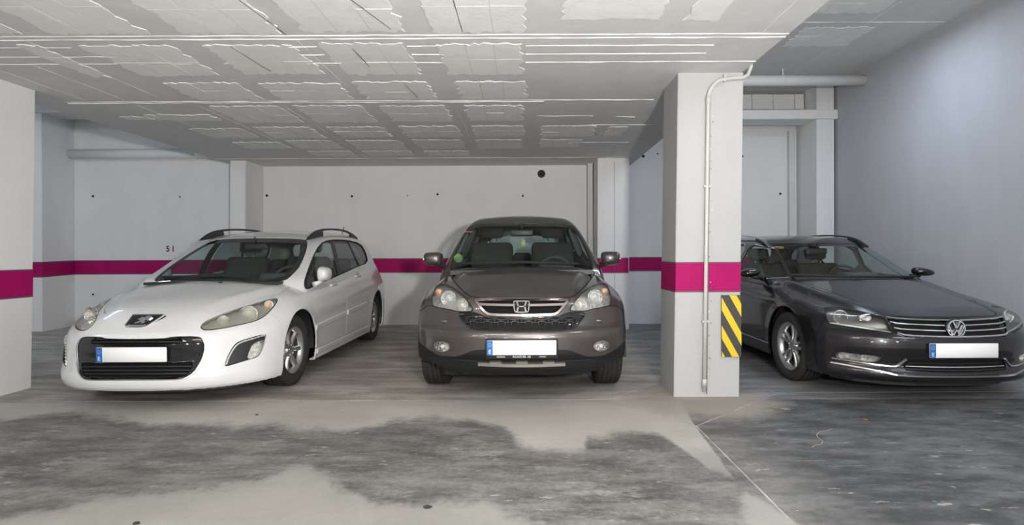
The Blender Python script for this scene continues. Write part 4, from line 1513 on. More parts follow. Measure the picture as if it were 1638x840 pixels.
def crossover():
    car, M, G = start_car('crossover_car', 'dark grey crossover facing the camera, parked left of the middle pillar', P1, (-.02, 4.33, 0), PAINT_G)
    r = car.root
    ws = chaikin(hm([(834.5, 357), (905, 358.5), (916, 361), (921, 366), (931, 384), (940, 402), (948.5, 424), (949, 440), (834.5, 440)]), 1)
    greenhouse(car, G, ws, [('side_window', chaikin([(1.62, 1.10), (2.05, 1.44), (2.45, 1.50), (2.5, 1.11)], 1), M_GLASSS), ('side_window', chaikin([(2.58, 1.11), (2.55, 1.50), (3.1, 1.51), (3.35, 1.48), (3.45, 1.14)], 1), M_GLASSD),
                               ('side_window', chaikin([(3.55, 1.15), (3.45, 1.47), (3.9, 1.43), (4.1, 1.28), (4.05, 1.18)], 1), M_GLASSD)],
               chaikin([(-.4, 1.14), (.5, 1.16), (.50, 1.36), (.42, 1.46), (-.4, 1.48)], 1), PAINT_G, M_GLASS, .016)
    # hood
    hood = chaikin(hm([(834.5, 477), (905, 476.5), (917, 474), (927, 467), (940, 453), (950, 440), (957, 430), (956, 424), (940, 416), (834.5, 412)]), 1)
    a, M = cut(M, car.fpx(M, hood), .003)
    car.skin('hood', a, PAINT_G, None, .014)
    # headlights
    hl = chaikin([(910, 497.6), (914, 489.5), (925, 475), (937.3, 463), (952, 455), (970, 452), (975, 464), (978.3, 476), (977.6, 488.5), (966.6, 491.5), (947, 494.8), (935, 498.5)], 2)
    M, lamps = headlight(car, M, hl, .085, mat('lamp_housing_silver', (.50, .50, .49), .32, .6, bump=(18, .7, .03)))
    for mir, lens in zip((False, True), lamps):
        b1 = mx(at(car, 951.5, 475.8, .045), mir)
        ax = (.16 * (-1 if mir else 1), -1, .08)
        lamp_bowl('reflector', b1, ax, .056, .05, lens, None, False, M_CHROME)
        lathe('projector', [(0, .022), (.018, .019), (.030, .008), (.034, -.006)], b1 - Vector(ax).normalized() * .015, ax, mat('projector_glass', (.55, .57, .58), .05, .3, coat=1), lens, 20)
        lathe('projector_ring', [(.034, -.01), (.036, .006), (.041, .006), (.043, -.012)], b1 - Vector(ax).normalized() * .012, ax, M_CHROME, lens, 24)
        b2 = mx(at(car, 928.3, 486.5, .04), mir)
        lamp_bowl('reflector', b2, ax, .043, .045, lens, None, True, M_CHROME)
        b3 = mx(at(car, 968, 466.5, .045), mir)
        lathe('indicator', [(0, .010), (.018, .008), (.029, .002), (.030, -.02)], b3, (.5 * (-1 if mir else 1), -1, .1), M_AMBER, lens, 18)
    # upper grille
    g1 = chaikin(hm([(834.5, 478), (908, 477.6), (913, 479), (904, 490), (897, 501), (888, 506), (834.5, 507)]), 1)
    a, M = clip(M, car.fpx(M, g1))
    gr = car.recess('grille', a, M_INNER, .06)
    M_GT = mat('grille_trim', (.34, .30, .285), .22, .95)
    for (u1, v) in ((900, 481.2), (893, 496.0)):
        for dv in (-1.6, 1.6): car.ribbon('grille_slat', [(2 * 834.5 - u1, v + dv), (780, v + dv + .6), (834.5, v + dv + .8), (889, v + dv + .6), (u1, v + dv)], .005, .015, M_INNER, gr, push=(0, .04, 0))
    car.ribbon('grille_frame', hm([(834.5, 504.6), (880, 504), (890, 502), (898, 494), (904, 486), (912, 479.3)])[::-1], .026, .02, M_GT, gr, lift=.004)
    car.ribbon('grille_bar', [(764, 486.8), (780, 488.2), (834.5, 489.2), (889, 488.2), (905, 486.8)], .026, .022, M_GT, gr, lift=.003)
    car.ribbon('grille_frame', hm([(834.5, 478.2), (890, 478.2), (909, 478.6)])[::-1], .006, .012, M_CHROME, gr, lift=.002)
    # emblem: rounded frame with an H
    e = at(car, 834.5, 489.6)
    em = empty('emblem', (0, e[1] - .022, e[2]), r)
    ring = chaikin([(-.050, .040), (.050, .040), (.062, .034), (.054, -.032), (.044, -.045), (-.044, -.045), (-.054, -.032), (-.062, .034)], 2)
    P = np.stack([ring[:, 0], np.zeros(len(ring)), ring[:, 1]], 1)
    sweep('emblem_frame', P, np.tile([0, -1.0, 0], (len(P), 1)), .011, .012, M_CHROME, em, True)
    disc('emblem_back', (0, .008, 0), (0, -1, 0), .052, M_GLOSSK, em, 24, .040)
    for sg in (-1, 1):
        P = np.array([(sg * .036, 0, .034), (sg * .026, 0, .008), (sg * .026, 0, -.008), (sg * .034, 0, -.038)])
        sweep('emblem_stroke', P, np.tile([0, -1.0, 0], (4, 1)), .016, .014, M_CHROME, em)
    sweep('emblem_stroke', np.array([(-.03, 0, -.001), (.03, 0, -.001)]), np.tile([0, -1.0, 0], (2, 1)), .014, .014, M_CHROME, em)
    # lower mesh band
    g2 = chaikin(hm([(834.5, 507.5), (889, 506.8), (905, 501), (914, 498.5), (938, 499.5), (932, 511), (925, 518.5), (913, 526.5), (890, 529), (834.5, 529.6)]), 1)
    a, M = clip(M, car.fpx(M, g2))
    gr2 = car.recess('lower_grille', a, M_GLOSSK, .012)
    g2b = chaikin(hm([(834.5, 509.5), (905, 507), (916, 508), (911, 519), (903, 523.5), (834.5, 524.5)]), 1)
    bm = bmesh.new()
    hx, hz = .052, .024
    P3 = car.ray([(834.5, 516.5)])[0]
    car.put('mesh_backing', clip(a, car.fpx(a, g2b))[0], M_INNER, gr2, -.009)
    k = 0
    for j in range(-1, 3):
        u0 = 745
        pts = [(u0 + i * 5.4, 511.2 + j * 4.3 + (1.0 if (i // 2 + j) % 2 else -1.0)) for i in range(34)]
        car.ribbon('mesh_wire', pts, .007, .012, M_PLAST, gr2, lift=.0, smooth_n=0) if j < 2 else None
    for i in range(17):
        for j in range(2):
            u = 748 + i * 10.8 + (5.4 if j else 0)
            v = 511.4 + j * 4.3
            if 740 < u < 930: car.ribbon('mesh_wire', [(u, v), (u, v + 4.2)], .007, .012, M_PLAST, gr2, smooth_n=0)
    bm.free()
    car.ribbon('grille_edge', hm([(834.5, 530.2), (890, 529.6), (913, 527), (925, 519), (932, 511), (938, 500)])[::-1], .012, .012, M_PLAST, gr2, lift=.001)
    # fog lamps
    fg_ = [(961.7 + 12.6 * math.cos(t) + 1.0 * math.sin(t), 553.4 + 8.6 * math.sin(t) - 2.0 * math.cos(t)) for t in np.linspace(0, 2 * math.pi, 28)[:-1]]
    for mir in (False, True):
        a, M = cut(M, car.fpx(M, fg_, mir), .001)
        a = largest(a)
        lens = car.put('fog_lamp', a, M_LENS, None, .002)
        car.recess('fog_bowl', a, M_REFL, .035, lens)
        b, _ = clip(a, -(car.fpx(a, fg_, mir) + .007))
        car.put('fog_bezel', b, M_SATIN, lens, .005)
        c = mx(at(car, 961.5, 553.4, .025), mir)
        lathe('bulb', [(0, .012), (.014, .009), (.018, 0), (.012, -.012)], c, (0, -1, 0), M_BULB, lens, 14)
    # lower black bumper, cladding
    lb = hm([(834.5, 559.5), (900, 559.5), (912, 560.5), (928, 567), (940, 571), (966, 569), (984, 559), (998, 547), (1030, 545), (1030, 660), (834.5, 660)])
    a, M = clip(M, np.maximum(car.fpx(M, lb), M[0][:, 1] - .75))
    lo_ = car.skin('lower_bumper', a, mat('black_cladding', (.011, .011, .012), .6, spec=.3), None, .02)
    car.ribbon('skid_plate', [(766, 581.5), (800, 583), (834.5, 583.5), (869, 583), (903, 581.5)], .030, .03, mat('skid_silver', (.50, .48, .42), .35, .8), None, lift=.012)
    for u in (793, 834.5, 877): car.ribbon('skid_tab', [(u - 9, 578.3), (u + 9, 578.3)], .016, .022, mat('skid_silver', (.5, .48, .42)), None, lift=.014, smooth_n=0)
    car.ribbon('bumper_rib', [(725, 574), (760, 576.5), (834.5, 577.5), (909, 576.5), (944, 574)], .008, .02, M_PLAST, None, lift=.008)
    for (x0, x1, z0, y0) in ((-.62, -.30, .205, .26), (-.32, .05, .235, .22), (.02, .40, .215, .24), (.36, .62, .23, .28)):
        rounded('undertray', x0, x1, y0, y0 + .6, z0, .36, M_UNDER, r, .025)
    # washer caps
    for mir in (False, True):
        p = mx(at(car, 957, 513.5), mir)
        rounded('washer_cap', p.x - .03, p.x + .03, p.y - .006, p.y + .02, p.z - .012, p.z + .012, PAINT_G, r, .006)
    # doors
    for sg in (-1, 1):
        for nm, poly in (('front_door', [(1.50, .36), (1.50, .95), (1.62, 1.2), (2.53, 1.2), (2.53, .36)]), ('rear_door', [(2.535, .36), (2.535, 1.2), (3.5, 1.2), (3.42, .85), (3.15, .6), (3.05, .36)])):
            a, M = cut(M, car.fyz(M, poly, sg), .0025)
            car.skin(nm, a, PAINT_G, None, .012)
    # front bumper skin split from the wings
    fb = hm([(834.5, 470), (905, 470), (950, 490), (985, 489), (1000, 500), (1010, 560), (1000, 640), (834.5, 640)])
    a, M = cut(M, np.maximum(car.fpx(M, fb), M[0][:, 1] - .62), .002)
    car.skin('front_bumper', a, PAINT_G, None, .014)
    car.skin('body', M, PAINT_G, None, .012)
    # plate and dealer frame
    pc_ = at(car, 834.5, 556.5)
    pl = plate(r, (0.0, pc_[1] - .02, 1.177 - (556.3 - 406) / (FPX / (4.33 + pc_[1] - .02))), 0.0)
    for s_, x_, sz in (('HONDA', -.155, .017), ('INLAGS BIL AB', .0, .021), ('| IIIIIIIIIIIIII', .155, .013)):
        text_mesh(text('frame_print', s_, (x_, -.0052, -.068), sz, M_WHITE, pl))
    mirror_pair(car, (.895, 1.50, 1.128), (.098, .11, .074), PAINT_G, (.79, 1.52, 1.06), .03)
    for sg in (-1, 1):
        wheel(r, sg * .755, .93, .36, .225, sg, 'five')
        wheel(r, sg * .755, 3.55, .36, .225, sg, 'five')
    box('underbody', -.6, .6, .5, 4.3, .24, .34, M_UNDER, r)
    cabin(car, 1.25, 4.35, .74, .42, 1.05, 1.45, 1.03, M_SEAT, ((-.36, 2.15), (.36, 2.15)), .36, (0, 1.80, 1.40), 3.0)
    # wipers, roof rail edges, antenna, sticker
    car.ribbon('wiper', [(728, 424.5), (770, 423.0), (826, 421.8)], .018, .02, M_RUB, None, car.fg, .016)
    car.ribbon('wiper', [(822, 421), (870, 422.5), (925, 424)], .018, .02, M_RUB, None, car.fg, .016)
    box('cowl_panel', -.66, .66, .98, 1.32, .985, 1.025, M_PLAST, r)
    tube('antenna', [(-.02, 4.05, 1.55), (-.025, 4.15, 1.74)], .006, M_RUB, r, 8)
    st = at(car, 733, 413, .02, car.fg)
    disc('window_sticker', st, (0, -1, .3), .045, mat('green_sticker', (.10, .20, .03), .6), r, 20)
    st = at(car, 749, 371, .02, car.fg)
    box('window_label', st[0] - .05, st[0] + .05, st[1], st[1] + .002, st[2] - .008, st[2] + .008, mat('red_label', (.35, .10, .06), .6), r)
    return car


car_b = crossover()
fresh = empty('air_freshener', (car_b.pos[0] + .015, car_b.pos[1] + 1.86, 1.30))
fresh.scale = (.75, 1, .75)
tag(fresh, 'small yellow tree shaped air freshener hanging behind the dark grey car windscreen', 'air freshener')
tree = [(-.012, -.05), (.012, -.05), (.012, -.035), (.034, -.035), (.022, -.012), (.030, -.010), (.018, .012), (.024, .014), (0, .05), (-.024, .014), (-.018, .012), (-.030, -.010), (-.022, -.012), (-.034, -.035), (-.012, -.035)]
prism('tree_card', tree, -.002, .002, mat('yellow_card', (.50, .48, .16), .6), fresh, 'xz')
tube('string', [(0, 0, .05), (0, -.02, .12)], .002, M_WHITE, fresh, 6)


# ================================================================== white estate car (left)
PAINT_W = mat('white_car_paint', (0.74, 0.745, 0.75), 0.28, 0.0, coat=0.9)
P2 = dict(W=.905, L=4.5, zb=.16, ztop=1.2, pw=3.0, k_st=.13, k_f=.12,
          plan=[(-.2, .87), (.5, .895), (.95, .90), (2, .905), (3.5, .905), (4.1, .875), (4.7, .80)],
          side=[(.05, .06), (.14, .03), (.2, .018), (.3, .008), (.5, .0), (.64, .0), (.74, .02), (.84, .055), (.94, .095), (1.05, .135), (1.2, .2)],
          top=[(-.2, .58), (.12, .67), (.25, .735), (.35, .775), (.55, .825), (.8, .88), (1.05, .925), (1.2, .935), (1.5, .935), (2.4, 1.005), (3.5, 1.09), (4.2, 1.12), (4.7, 1.09)],
          crown=[(-.2, .08), (.5, .10), (1.0, .095), (1.3, .085), (1.6, .055), (4.7, .03)],
          front=[(.05, .12), (.16, .04), (.19, .010), (.23, .0), (.25, .0), (.30, .01), (.40, .02), (.50, .025), (.58, .045), (.63, .09), (.68, .15), (.73, .23), (.80, .37), (1.0, .8)],
          sweep=[(.1, .50), (.3, .50), (.5, .54), (.7, .62), (1.0, .7)],
          arches=[(.94, .325, .362, .010), (3.648, .325, .362, .010)], crease=(.66, .010, .10), crease_slope=1.4,
          ridge=dict(x=[(-.2, .30), (.3, .33), (1.15, .60), (4.7, .62)], drop=.022, w=.16, bulge=.004),
          gw=[(.6, .84), (.85, .83), (.95, .80), (1.1, .755), (1.25, .70), (1.36, .645), (1.45, .58), (1.7, .42)],
          gplan=[(.8, .97), (1.7, 1.0), (3.0, 1.0), (4.5, .90)],
          roof=[(1.0, 1.1), (1.8, 1.325), (2.1, 1.40), (2.4, 1.44), (2.9, 1.475), (3.4, 1.475), (4.0, 1.43), (4.5, 1.34)],
          ws=[(.6, .85), (.93, 1.12), (1.05, 1.36), (1.2, 1.68), (1.36, 2.05), (1.42, 2.24), (1.7, 3.2)],
          rear=[(.7, 4.45), (1.0, 4.43), (1.25, 4.27), (1.42, 4.08), (1.7, 3.7)], rcrown=.04, wsweep=.16, wsl=.42, gk=.09, gkf=.035)


def estate_white():
    car, M, G = start_car('estate_car', 'white estate car parked beside the left pillar', P2, (-2.915, 4.26, 0), PAINT_W)
    r = car.root
    ws = chaikin(sym(car, [(416, 380.2), (440, 380.4), (470, 381.2), (485, 382.2), (492.5, 385), (491, 399), (481.5, 424), (469, 439), (456, 450), (391, 462), (340, 470)], 'xz', car.fg), 1)
    dlo = chaikin([(485.5, 453), (488.5, 465), (506, 457), (525, 448.5), (542, 441), (572, 427), (589.5, 420.5), (586.5, 405), (578, 389.5), (555, 383.2), (526, 383), (511, 390), (500, 410), (489, 440)], 1)
    wf = [(480, 470), (480, 370), (526.5, 370), (527.5, 385), (541, 438), (543, 470)]
    wr = [(534, 370), (534, 384), (547, 437), (549, 470), (600, 470), (600, 370)]
    for mir in (False, True):
        w_, G = clip(G, car.fpx(G, dlo, mir))
        core, edge = clip(w_, car.fpx(w_, dlo, mir) + .012)
        car.put('window_seal', edge, M_RUB, None, -.003)
        fr, rest = clip(core, car.fpx(core, wf, mir))
        rr_, mid_ = clip(rest, car.fpx(rest, wr, mir))
        car.put('side_window', largest(fr), M_GLASSS, None, -.010)
        car.put('side_window', largest(rr_), M_GLASSD, None, -.010)
        car.put('pillar_cover', largest(mid_), M_PLAST, None, -.004)
        car.ribbon('window_bar', [(501, 412), (504, 432), (508, 453)], .028, .008, M_PLAST, None, car.fg, -.002, mirror=mir)
        car.ribbon('window_bar', [(557, 386), (564, 402), (575, 425)], .040, .008, M_PLAST, None, car.fg, -.002, mirror=mir)
        w2, M = clip(M, car.fpx(M, dlo, mir))
        car.put('window_corner', w2, M_PLAST, None, -.002)
    greenhouse(car, G, ws, [], chaikin([(-.4, 1.10), (.5, 1.12), (.48, 1.28), (.40, 1.36), (-.4, 1.38)], 1), PAINT_W, M_GLASS, .05, symm=True)
    hood = sym(car, [(218, 494.8), (257, 495), (318, 496.8), (330, 499), (340, 501.2), (372, 492.5), (407, 482), (436, 474), (446, 471.5), (462, 460), (478, 451.5), (470, 447)], 'xy', ends=True)
    hood[-1] = [hood[-2][0] - .02, hood[-2][1] + .12]
    hood += [[.5, 1.5], [-.4, 1.4]]
    a, M = cut(M, car.fxy(M, chaikin(hood, 1), .5), .0025)
    car.skin('hood', a, PAINT_W, None, .014)
    hl = chaikin([(320.5, 522.5), (326, 515.5), (338, 509), (371, 496), (407, 485.2), (435, 476.8), (445, 476), (442.5, 485.2), (434, 496), (421.5, 507.9), (407, 514.6), (383, 520), (355, 526), (329, 529), (322, 526.5)], 2)
    M, lamps = headlight(car, M, hl, .06, M_LAMPIN)
    for mir, lens in zip((False, True), lamps):
        sg = -1 if mir else 1
        for (u, v, rr, bulb) in ((397.5, 503.5, .066, True), (357, 513.5, .042, True)):
            lamp_bowl('reflector', mx(at(car, u, v, .045), mir), (.25 * sg, -1, .02), rr, .05, lens, None, bulb, M_CHROME if rr > .05 else None)
        c = mx(at(car, 429.5, 487.5, .04), mir)
        lathe('indicator', [(0, .016), (.018, .012), (.026, .004), (.027, -.02)], c, (.6 * sg, -1, .1), mat('clear_amber', (.80, .55, .38), .2, .3, coat=1), lens, 16)
        lathe('indicator_ring', [(.027, .002), (.030, .010), (.035, .010), (.037, -.004)], c, (.6 * sg, -1, .1), M_CHROME, lens, 20)
    # grille
    gp = chaikin(sym(car, [(218, 542.2), (262, 542), (273, 538.4), (315, 537.6), (324, 541.5), (328, 554.3), (322.5, 575.7), (311.5, 595), (297, 604.5), (281, 606.6), (218, 606.8)]), 1)
    a, M = cut(M, car.fxz(M, gp), .001)
    s1 = chaikin(sym(car, [(218, 543.6), (268, 543.4), (293, 541.5), (286, 551.8), (218, 552.6)]), 1)
    s2 = chaikin(sym(car, [(218, 580.5), (300, 579.5), (309.5, 580), (301, 598), (291, 603.4), (218, 603.8)]), 1)
    o1, a = clip(a, car.fxz(a, s1))
    o2, a = clip(a, car.fxz(a, s2))
    gr = car.recess('grille', a, M_GLOSSK, .010)
    car.recess('grille_slot', o1, M_INNER, .07, gr)
    car.recess('grille_slot', o2, M_INNER, .07, gr)
    def hslat(v, u1, w=.010, dep=.022, mm=M_PLAST):
        P = car.ray([(218, v), (235, v), (252, v), (268, v - .1), (u1, v - .3)])
        P[0][0] = 0
        P = np.concatenate([P[::-1] * np.array([-1, 1, 1]), P[1:]])
        car.ribbon('grille_slat', P, w, .03, mm, gr, px=False, push=(0, dep, 0), smooth_n=1)
    hslat(548, 289); hslat(587, 305); hslat(593.2, 303); hslat(599, 298)
    for x_ in np.linspace(-.36, .36, 8):
        for (u, v0, v1) in ((218, 543.5, 552), (218, 581, 603)):
            z0, z1 = (car.ray([(u, v0)])[0][2], car.ray([(u, v1)])[0][2])
            box('grille_rib', x_ - .004, x_ + .004, .09 + .25 * x_ * x_, .10 + .3 * x_ * x_, z1, z0, M_PLAST, gr)
    lip = car.ray([(322, 578), (311.5, 596), (297, 605.5), (281, 607.4), (250, 607.8), (218, 607.8)])
    lip[-1][0] = 0
    lip = np.concatenate([lip, lip[:-1][::-1] * np.array([-1, 1, 1])])
    car.ribbon('grille_lip', lip, .010, .010, M_SATIN, gr, px=False, lift=.001)
    # fog lamp units with light strips
    fo = chaikin([(359, 585), (362.5, 573.3), (371, 556.7), (378.5, 548), (391, 543), (426, 533.3), (425.5, 541), (420.2, 559), (413.5, 571), (395.2, 576.2), (364.3, 585.8)], 1)
    fl = chaikin([(394, 576.8), (398, 562), (404, 550), (424.6, 541.2), (419.5, 558), (412.5, 570.4)], 1)
    for mir in (False, True):
        sg = -1 if mir else 1
        a, M = cut(M, car.fpx(M, fo, mir), .0012)
        a = largest(a)
        lampp, blk = clip(a, car.fpx(a, fl, mir))
        u_ = car.recess('fog_unit', blk, M_PLAST, .022, None, (-.3 * sg, .95, 0))
        le = car.put('fog_lens', lampp, M_LENS, u_, .001)
        car.recess('fog_reflector', lampp, M_REFL, .04, u_, (-.3 * sg, .95, 0))
        c = mx(at(car, 409, 559, .03), mir)
        lamp_bowl('fog_bowl', c, (.5 * sg, -1, 0), .03, .03, u_)
        stp = [(361.8, 583.5), (365, 573.5), (373, 558.5), (380, 550.2), (391.5, 545.4), (408, 540.8), (424.5, 535.5)]
        car.ribbon('light_strip', stp, .016, .012, M_CHROME, u_, mirror=mir, lift=-.002)
        P = chaikin(car.ray(stp), 2, False)
        d = np.concatenate([[0], np.cumsum(np.linalg.norm(np.diff(P, axis=0), axis=1))])
        for t in np.linspace(.03, .97, 16):
            q = mx(np.array([np.interp(t * d[-1], d, P[:, k]) for k in range(3)]), mir)
            nrm = gradient(car.f, np.array([q]))[0]
            lathe('light_diode', [(0, .010), (.005, .008), (.007, .003)], q, nrm, M_BULB, u_, 8)
    # badge: shield with a rearing animal
    bc = at(car, 229, 513.5)
    nrm = gradient(car.f, np.array([[0, bc[1], bc[2]]]))[0]
    badge = empty('badge', (0, bc[1] - .012, bc[2] + .004), r)
    badge.rotation_euler = (-math.asin(min(.8, nrm[2])) * .8, 0, 0)
    sh = [(-.105, .048), (.115, .048), (.03, -.050), (-.005, -.060), (-.098, -.058), (-.118, -.040)]
    k_ = 1.0
    shp = np.array(sh) * 1.12
    prism('badge_shield', shp, .0, .02, M_GLOSSK, badge, 'xz')
    P = np.stack([shp[:, 0], np.full(len(shp), -.002), shp[:, 1]], 1)
    sweep('badge_rim', P, np.tile([0, -1.0, 0], (len(P), 1)), .010, .012, M_CHROME, badge, True)
    sweep('badge_foot', np.array([(-.108, -.003, -.045), (-.09, -.003, -.052), (.0, -.003, -.053), (.028, -.003, -.046)]), np.tile([0, -1.0, 0], (4, 1)), .018, .014, M_CHROME, badge)
    lion = [(585, 270), (610, 272), (618, 285), (605, 300), (612, 312), (600, 316), (590, 302), (580, 310), (588, 330), (570, 335), (560, 322), (548, 330), (525, 335), (520, 327), (540, 318), (548, 305), (532, 303), (528, 295), (545, 292), (540, 285), (555, 280), (570, 284)]
    prism('badge_figure', [((u - 570) * .00115 - .012, (304 - v) * .00115 + .003) for u, v in lion], -.008, .002, M_CHROME, badge, 'xz')
    # plate
    pcn = at(car, 213, 568)
    plate(r, (0, .012, 1.177 - (567.5 - 3 - 406) / (FPX / (4.26 + .02))), .03, False)
    # lower lip and doors
    fb = [(200, 470), (330, 490), (400, 500), (432, 503), (447, 513), (452, 530), (446, 560), (440, 600), (420, 660), (200, 660)]
    d = np.minimum(car.fpx(M, fb), car.fpx(M, fb, True))
    d = np.where(np.abs(M[0][:, 0]) < .3, np.minimum(d, np.where((M[0][:, 1] < .5) & (M[0][:, 2] < .8), -.05, .05)), d)
    d = np.maximum(d, M[0][:, 1] - .66)
    a, M = cut(M, d, .0012)
    car.skin('front_bumper', a, PAINT_W, None, .014)
    for sg in (-1, 1):
        for nm, poly in (('front_door', chaikin([(1.28, .27), (1.24, .5), (1.26, .8), (1.30, 1.2), (2.24, 1.25), (2.25, .27)], 0)), ('rear_door', chaikin([(2.255, .27), (2.245, 1.25), (3.35, 1.3), (3.40, .95), (3.32, .72), (3.22, .5), (3.15, .27)], 0))):
            a, M = cut(M, car.fyz(M, poly, sg), .0022)
            car.skin(nm, a, PAINT_W, None, .012)
        def sidept(y_, z_):
            xs_ = np.linspace(.6, 1.0, 500)
            ff = car.f(np.stack([xs_, np.full(500, y_), np.full(500, z_)], 1))
            return (sg * xs_[np.argmax(ff > 0)], y_, z_)
        for (ya, za, yb, zb_) in ((1.27, .475, 2.20, .515), (2.29, .52, 3.05, .55)):
            car.ribbon('rub_strip', [sidept(ya + (yb - ya) * t, za + (zb_ - za) * t) for t in np.linspace(0, 1, 8)], .055, .018, PAINT_W, None, px=False, lift=.004, smooth_n=1)
        for (y_, z_) in ((2.02, .845), (2.98, .905)):
            p_ = sidept(y_, z_)
            h_ = empty('door_handle', p_, r)
            rounded('handle_bar', -.014, .018, -.10, .10, -.012, .014, PAINT_W, h_, .010)
            q = disc('handle_cup', (sg * .004, 0, 0), (sg, 0, .15), .055, M_LAMPIN if False else PAINT_W, h_, 18, .045)
        car.ribbon('sill_strip', [sidept(1.35, .235), sidept(2.2, .235), sidept(3.2, .235)], .05, .02, PAINT_W, None, px=False, lift=.002)
        car.ribbon('wing_moulding', [sidept(y_, .9 + .0 * y_) for y_ in (1.2, 1.22)], .004, .003, M_PLAST, None, px=False, smooth_n=0)
    tl = [(4.20, .86), (4.20, .98), (4.24, 1.10), (4.4, 1.10), (4.7, .95), (4.7, .82), (4.3, .80)]
    for sg in (-1, 1):
        a, M = cut(M, car.fyz(M, chaikin(tl, 1), sg, .5), .0015)
        car.put('tail_light', a, mat('tail_red', (.30, .015, .02), .15, coat=1), None, .002)
    car.skin('body', M, PAINT_W, None, .012)
    mirror_pair(car, (.940, 1.46, .985), (.062, .125, .086), PAINT_W, (.86, 1.36, .885), 0.0, False, .62, .35, 1, PAINT_W, .024)
    mirror_pair(car, (.875, 1.84, .975), (.045, .110, .070), PAINT_W, (.83, 1.66, .90), 0.0, False, .62, .35, -1, PAINT_W, .030)
    for sg in (-1, 1):
        wheel(r, sg * .75, .94, .318, .205, sg, 'seven', -.05)
        wheel(r, sg * .755, 3.648, .318, .205, sg, 'seven')
    box('underbody', -.62, .62, .45, 4.2, .18, .30, M_UNDER, r)
    prism('lower_lip', [(-.74, .55), (-.64, .36), (-.45, .23), (-.25, .165), (0, .14), (.25, .165), (.45, .23), (.64, .36), (.74, .55), (.6, .7), (-.6, .7)], .125, .16, M_PLAST, r)
    cabin(car, 1.35, 4.2, .72, .34, .98, 1.55, .94, M_SEAT, ((-.36, 2.15), (.36, 2.15)), .36, (0, 2.0, 1.27), 2.95, None, .9, .28)
    car.ribbon('wiper', [(262, 445.5), (310, 444.6), (345, 443.0)], .018, .02, M_RUB, None, car.fg, .016)
    car.ribbon('wiper', [(318, 443.5), (335, 440.5), (345, 442.5), (400, 445.5)], .022, .02, M_RUB, None, car.fg, .016)
    box('cowl_panel', -.62, .62, 1.08, 1.42, .90, .925, M_PLAST, r)
    for u, v in ((266, 452.8), (352.5, 452.3)):
        q = at(car, u, v)
        rounded('washer_jet', q[0] - .014, q[0] + .014, q[1] - .015, q[1] + .015, q[2] - .004, q[2] + .010, M_PLAST, r, .005)
    for sg in (-1, 1):
        z = lambda y_: np.interp(y_, [1.95, 2.2, 2.6, 3.2, 3.7, 3.95], [1.345, 1.385, 1.415, 1.425, 1.395, 1.355])
        P = np.array([(sg * (.575 if y_ < 3.5 else .555), y_, z(y_) + h_) for y_, h_ in ((1.98, .0), (2.10, .035), (2.28, .062), (2.7, .07), (3.2, .068), (3.6, .06), (3.80, .035), (3.92, .0))])
        P = chaikin(P, 2, False)
        sweep('roof_rail', P, np.tile([0, 0, 1.0], (len(P), 1)), .030, .022, M_PLAST, r)
        x0_, x1_ = sorted((sg * .588, sg * .562))
        prism('rail_foot', [(1.93, z(1.93) - .012), (2.42, z(2.42) - .01), (2.40, z(2.40) + .064), (2.27, z(2.27) + .066), (2.10, z(2.10) + .042)], x0_, x1_, M_PLAST, r, 'yz')
        prism('rail_foot', [(3.52, z(3.52) - .01), (3.95, z(3.95) - .015), (3.82, z(3.8) + .04), (3.62, z(3.62) + .062), (3.54, z(3.54) + .064)], x0_ - sg * .015, x1_ - sg * .015, M_PLAST, r, 'yz')
    tube('antenna', [(.42, 3.6, 1.42), (.44, 3.66, 1.56)], .005, M_RUB, r, 8)
    return car


car_a = estate_white()

# ================================================================== black estate car (right)
PAINT_K = mat('black_violet_metallic', (0.012, 0.0105, 0.0125), 0.26, 0.1, coat=0.6, spec=0.35)
P3 = dict(W=.91, L=4.77, zb=.168, ztop=1.15, pw=2.9, k_st=.10, k_f=.07,
          plan=[(-.2, .87), (.3, .89), (.94, .905), (2, .91), (3.5, .91), (4.3, .88), (4.9, .83)],
          side=[(.05, .06), (.14, .035), (.2, .02), (.3, .008), (.5, .0), (.62, .0), (.70, .012), (.78, .04), (.85, .07), (.92, .10), (1.05, .17)],
          top=[(-.2, .60), (.08, .655), (.15, .685), (.3, .725), (.5, .765), (.8, .82), (1.1, .87), (1.4, .915), (1.8, .93), (2.6, .95), (4.0, .97), (4.9, .95)],
          crown=[(-.2, .05), (.5, .07), (1.2, .06), (1.6, .045), (4.9, .03)],
          front=[(.05, .15), (.168, .035), (.19, .010), (.215, .0), (.23, .0), (.30, .03), (.36, .02), (.44, .005), (.50, .01), (.535, .03), (.56, .055), (.62, .075), (.66, .10), (.70, .18), (.80, .40), (1.0, .8)],
          sweep=[(.1, .42), (.4, .42), (.6, .46), (.75, .5), (1.0, .6)],
          arches=[(.94, .32, .362, .014), (3.652, .32, .362, .014)], crease=(.72, .012, .05), crease_slope=.5,
          ridge=dict(x=[(-.2, .44), (.2, .50), (1.4, .66), (4.9, .66)], drop=.026, w=.10, bulge=.008),
          gw=[(.6, .84), (.85, .82), (.95, .785), (1.1, .72), (1.22, .655), (1.32, .585), (1.42, .50), (1.6, .38)],
          gplan=[(.8, .97), (1.8, 1.0), (3.2, 1.0), (4.7, .90)],
          roof=[(1.0, 1.05), (1.8, 1.235), (2.1, 1.315), (2.4, 1.36), (2.8, 1.39), (3.2, 1.40), (4.0, 1.38), (4.7, 1.29)],
          ws=[(.6, 1.0), (.88, 1.33), (1.0, 1.58), (1.15, 1.88), (1.27, 2.13), (1.34, 2.32), (1.6, 3.2)],
          rear=[(.7, 4.7), (1.0, 4.68), (1.2, 4.5), (1.35, 4.3), (1.6, 3.9)], rcrown=.04, wsweep=.17, wsl=.42, gk=.09, gkf=.035)


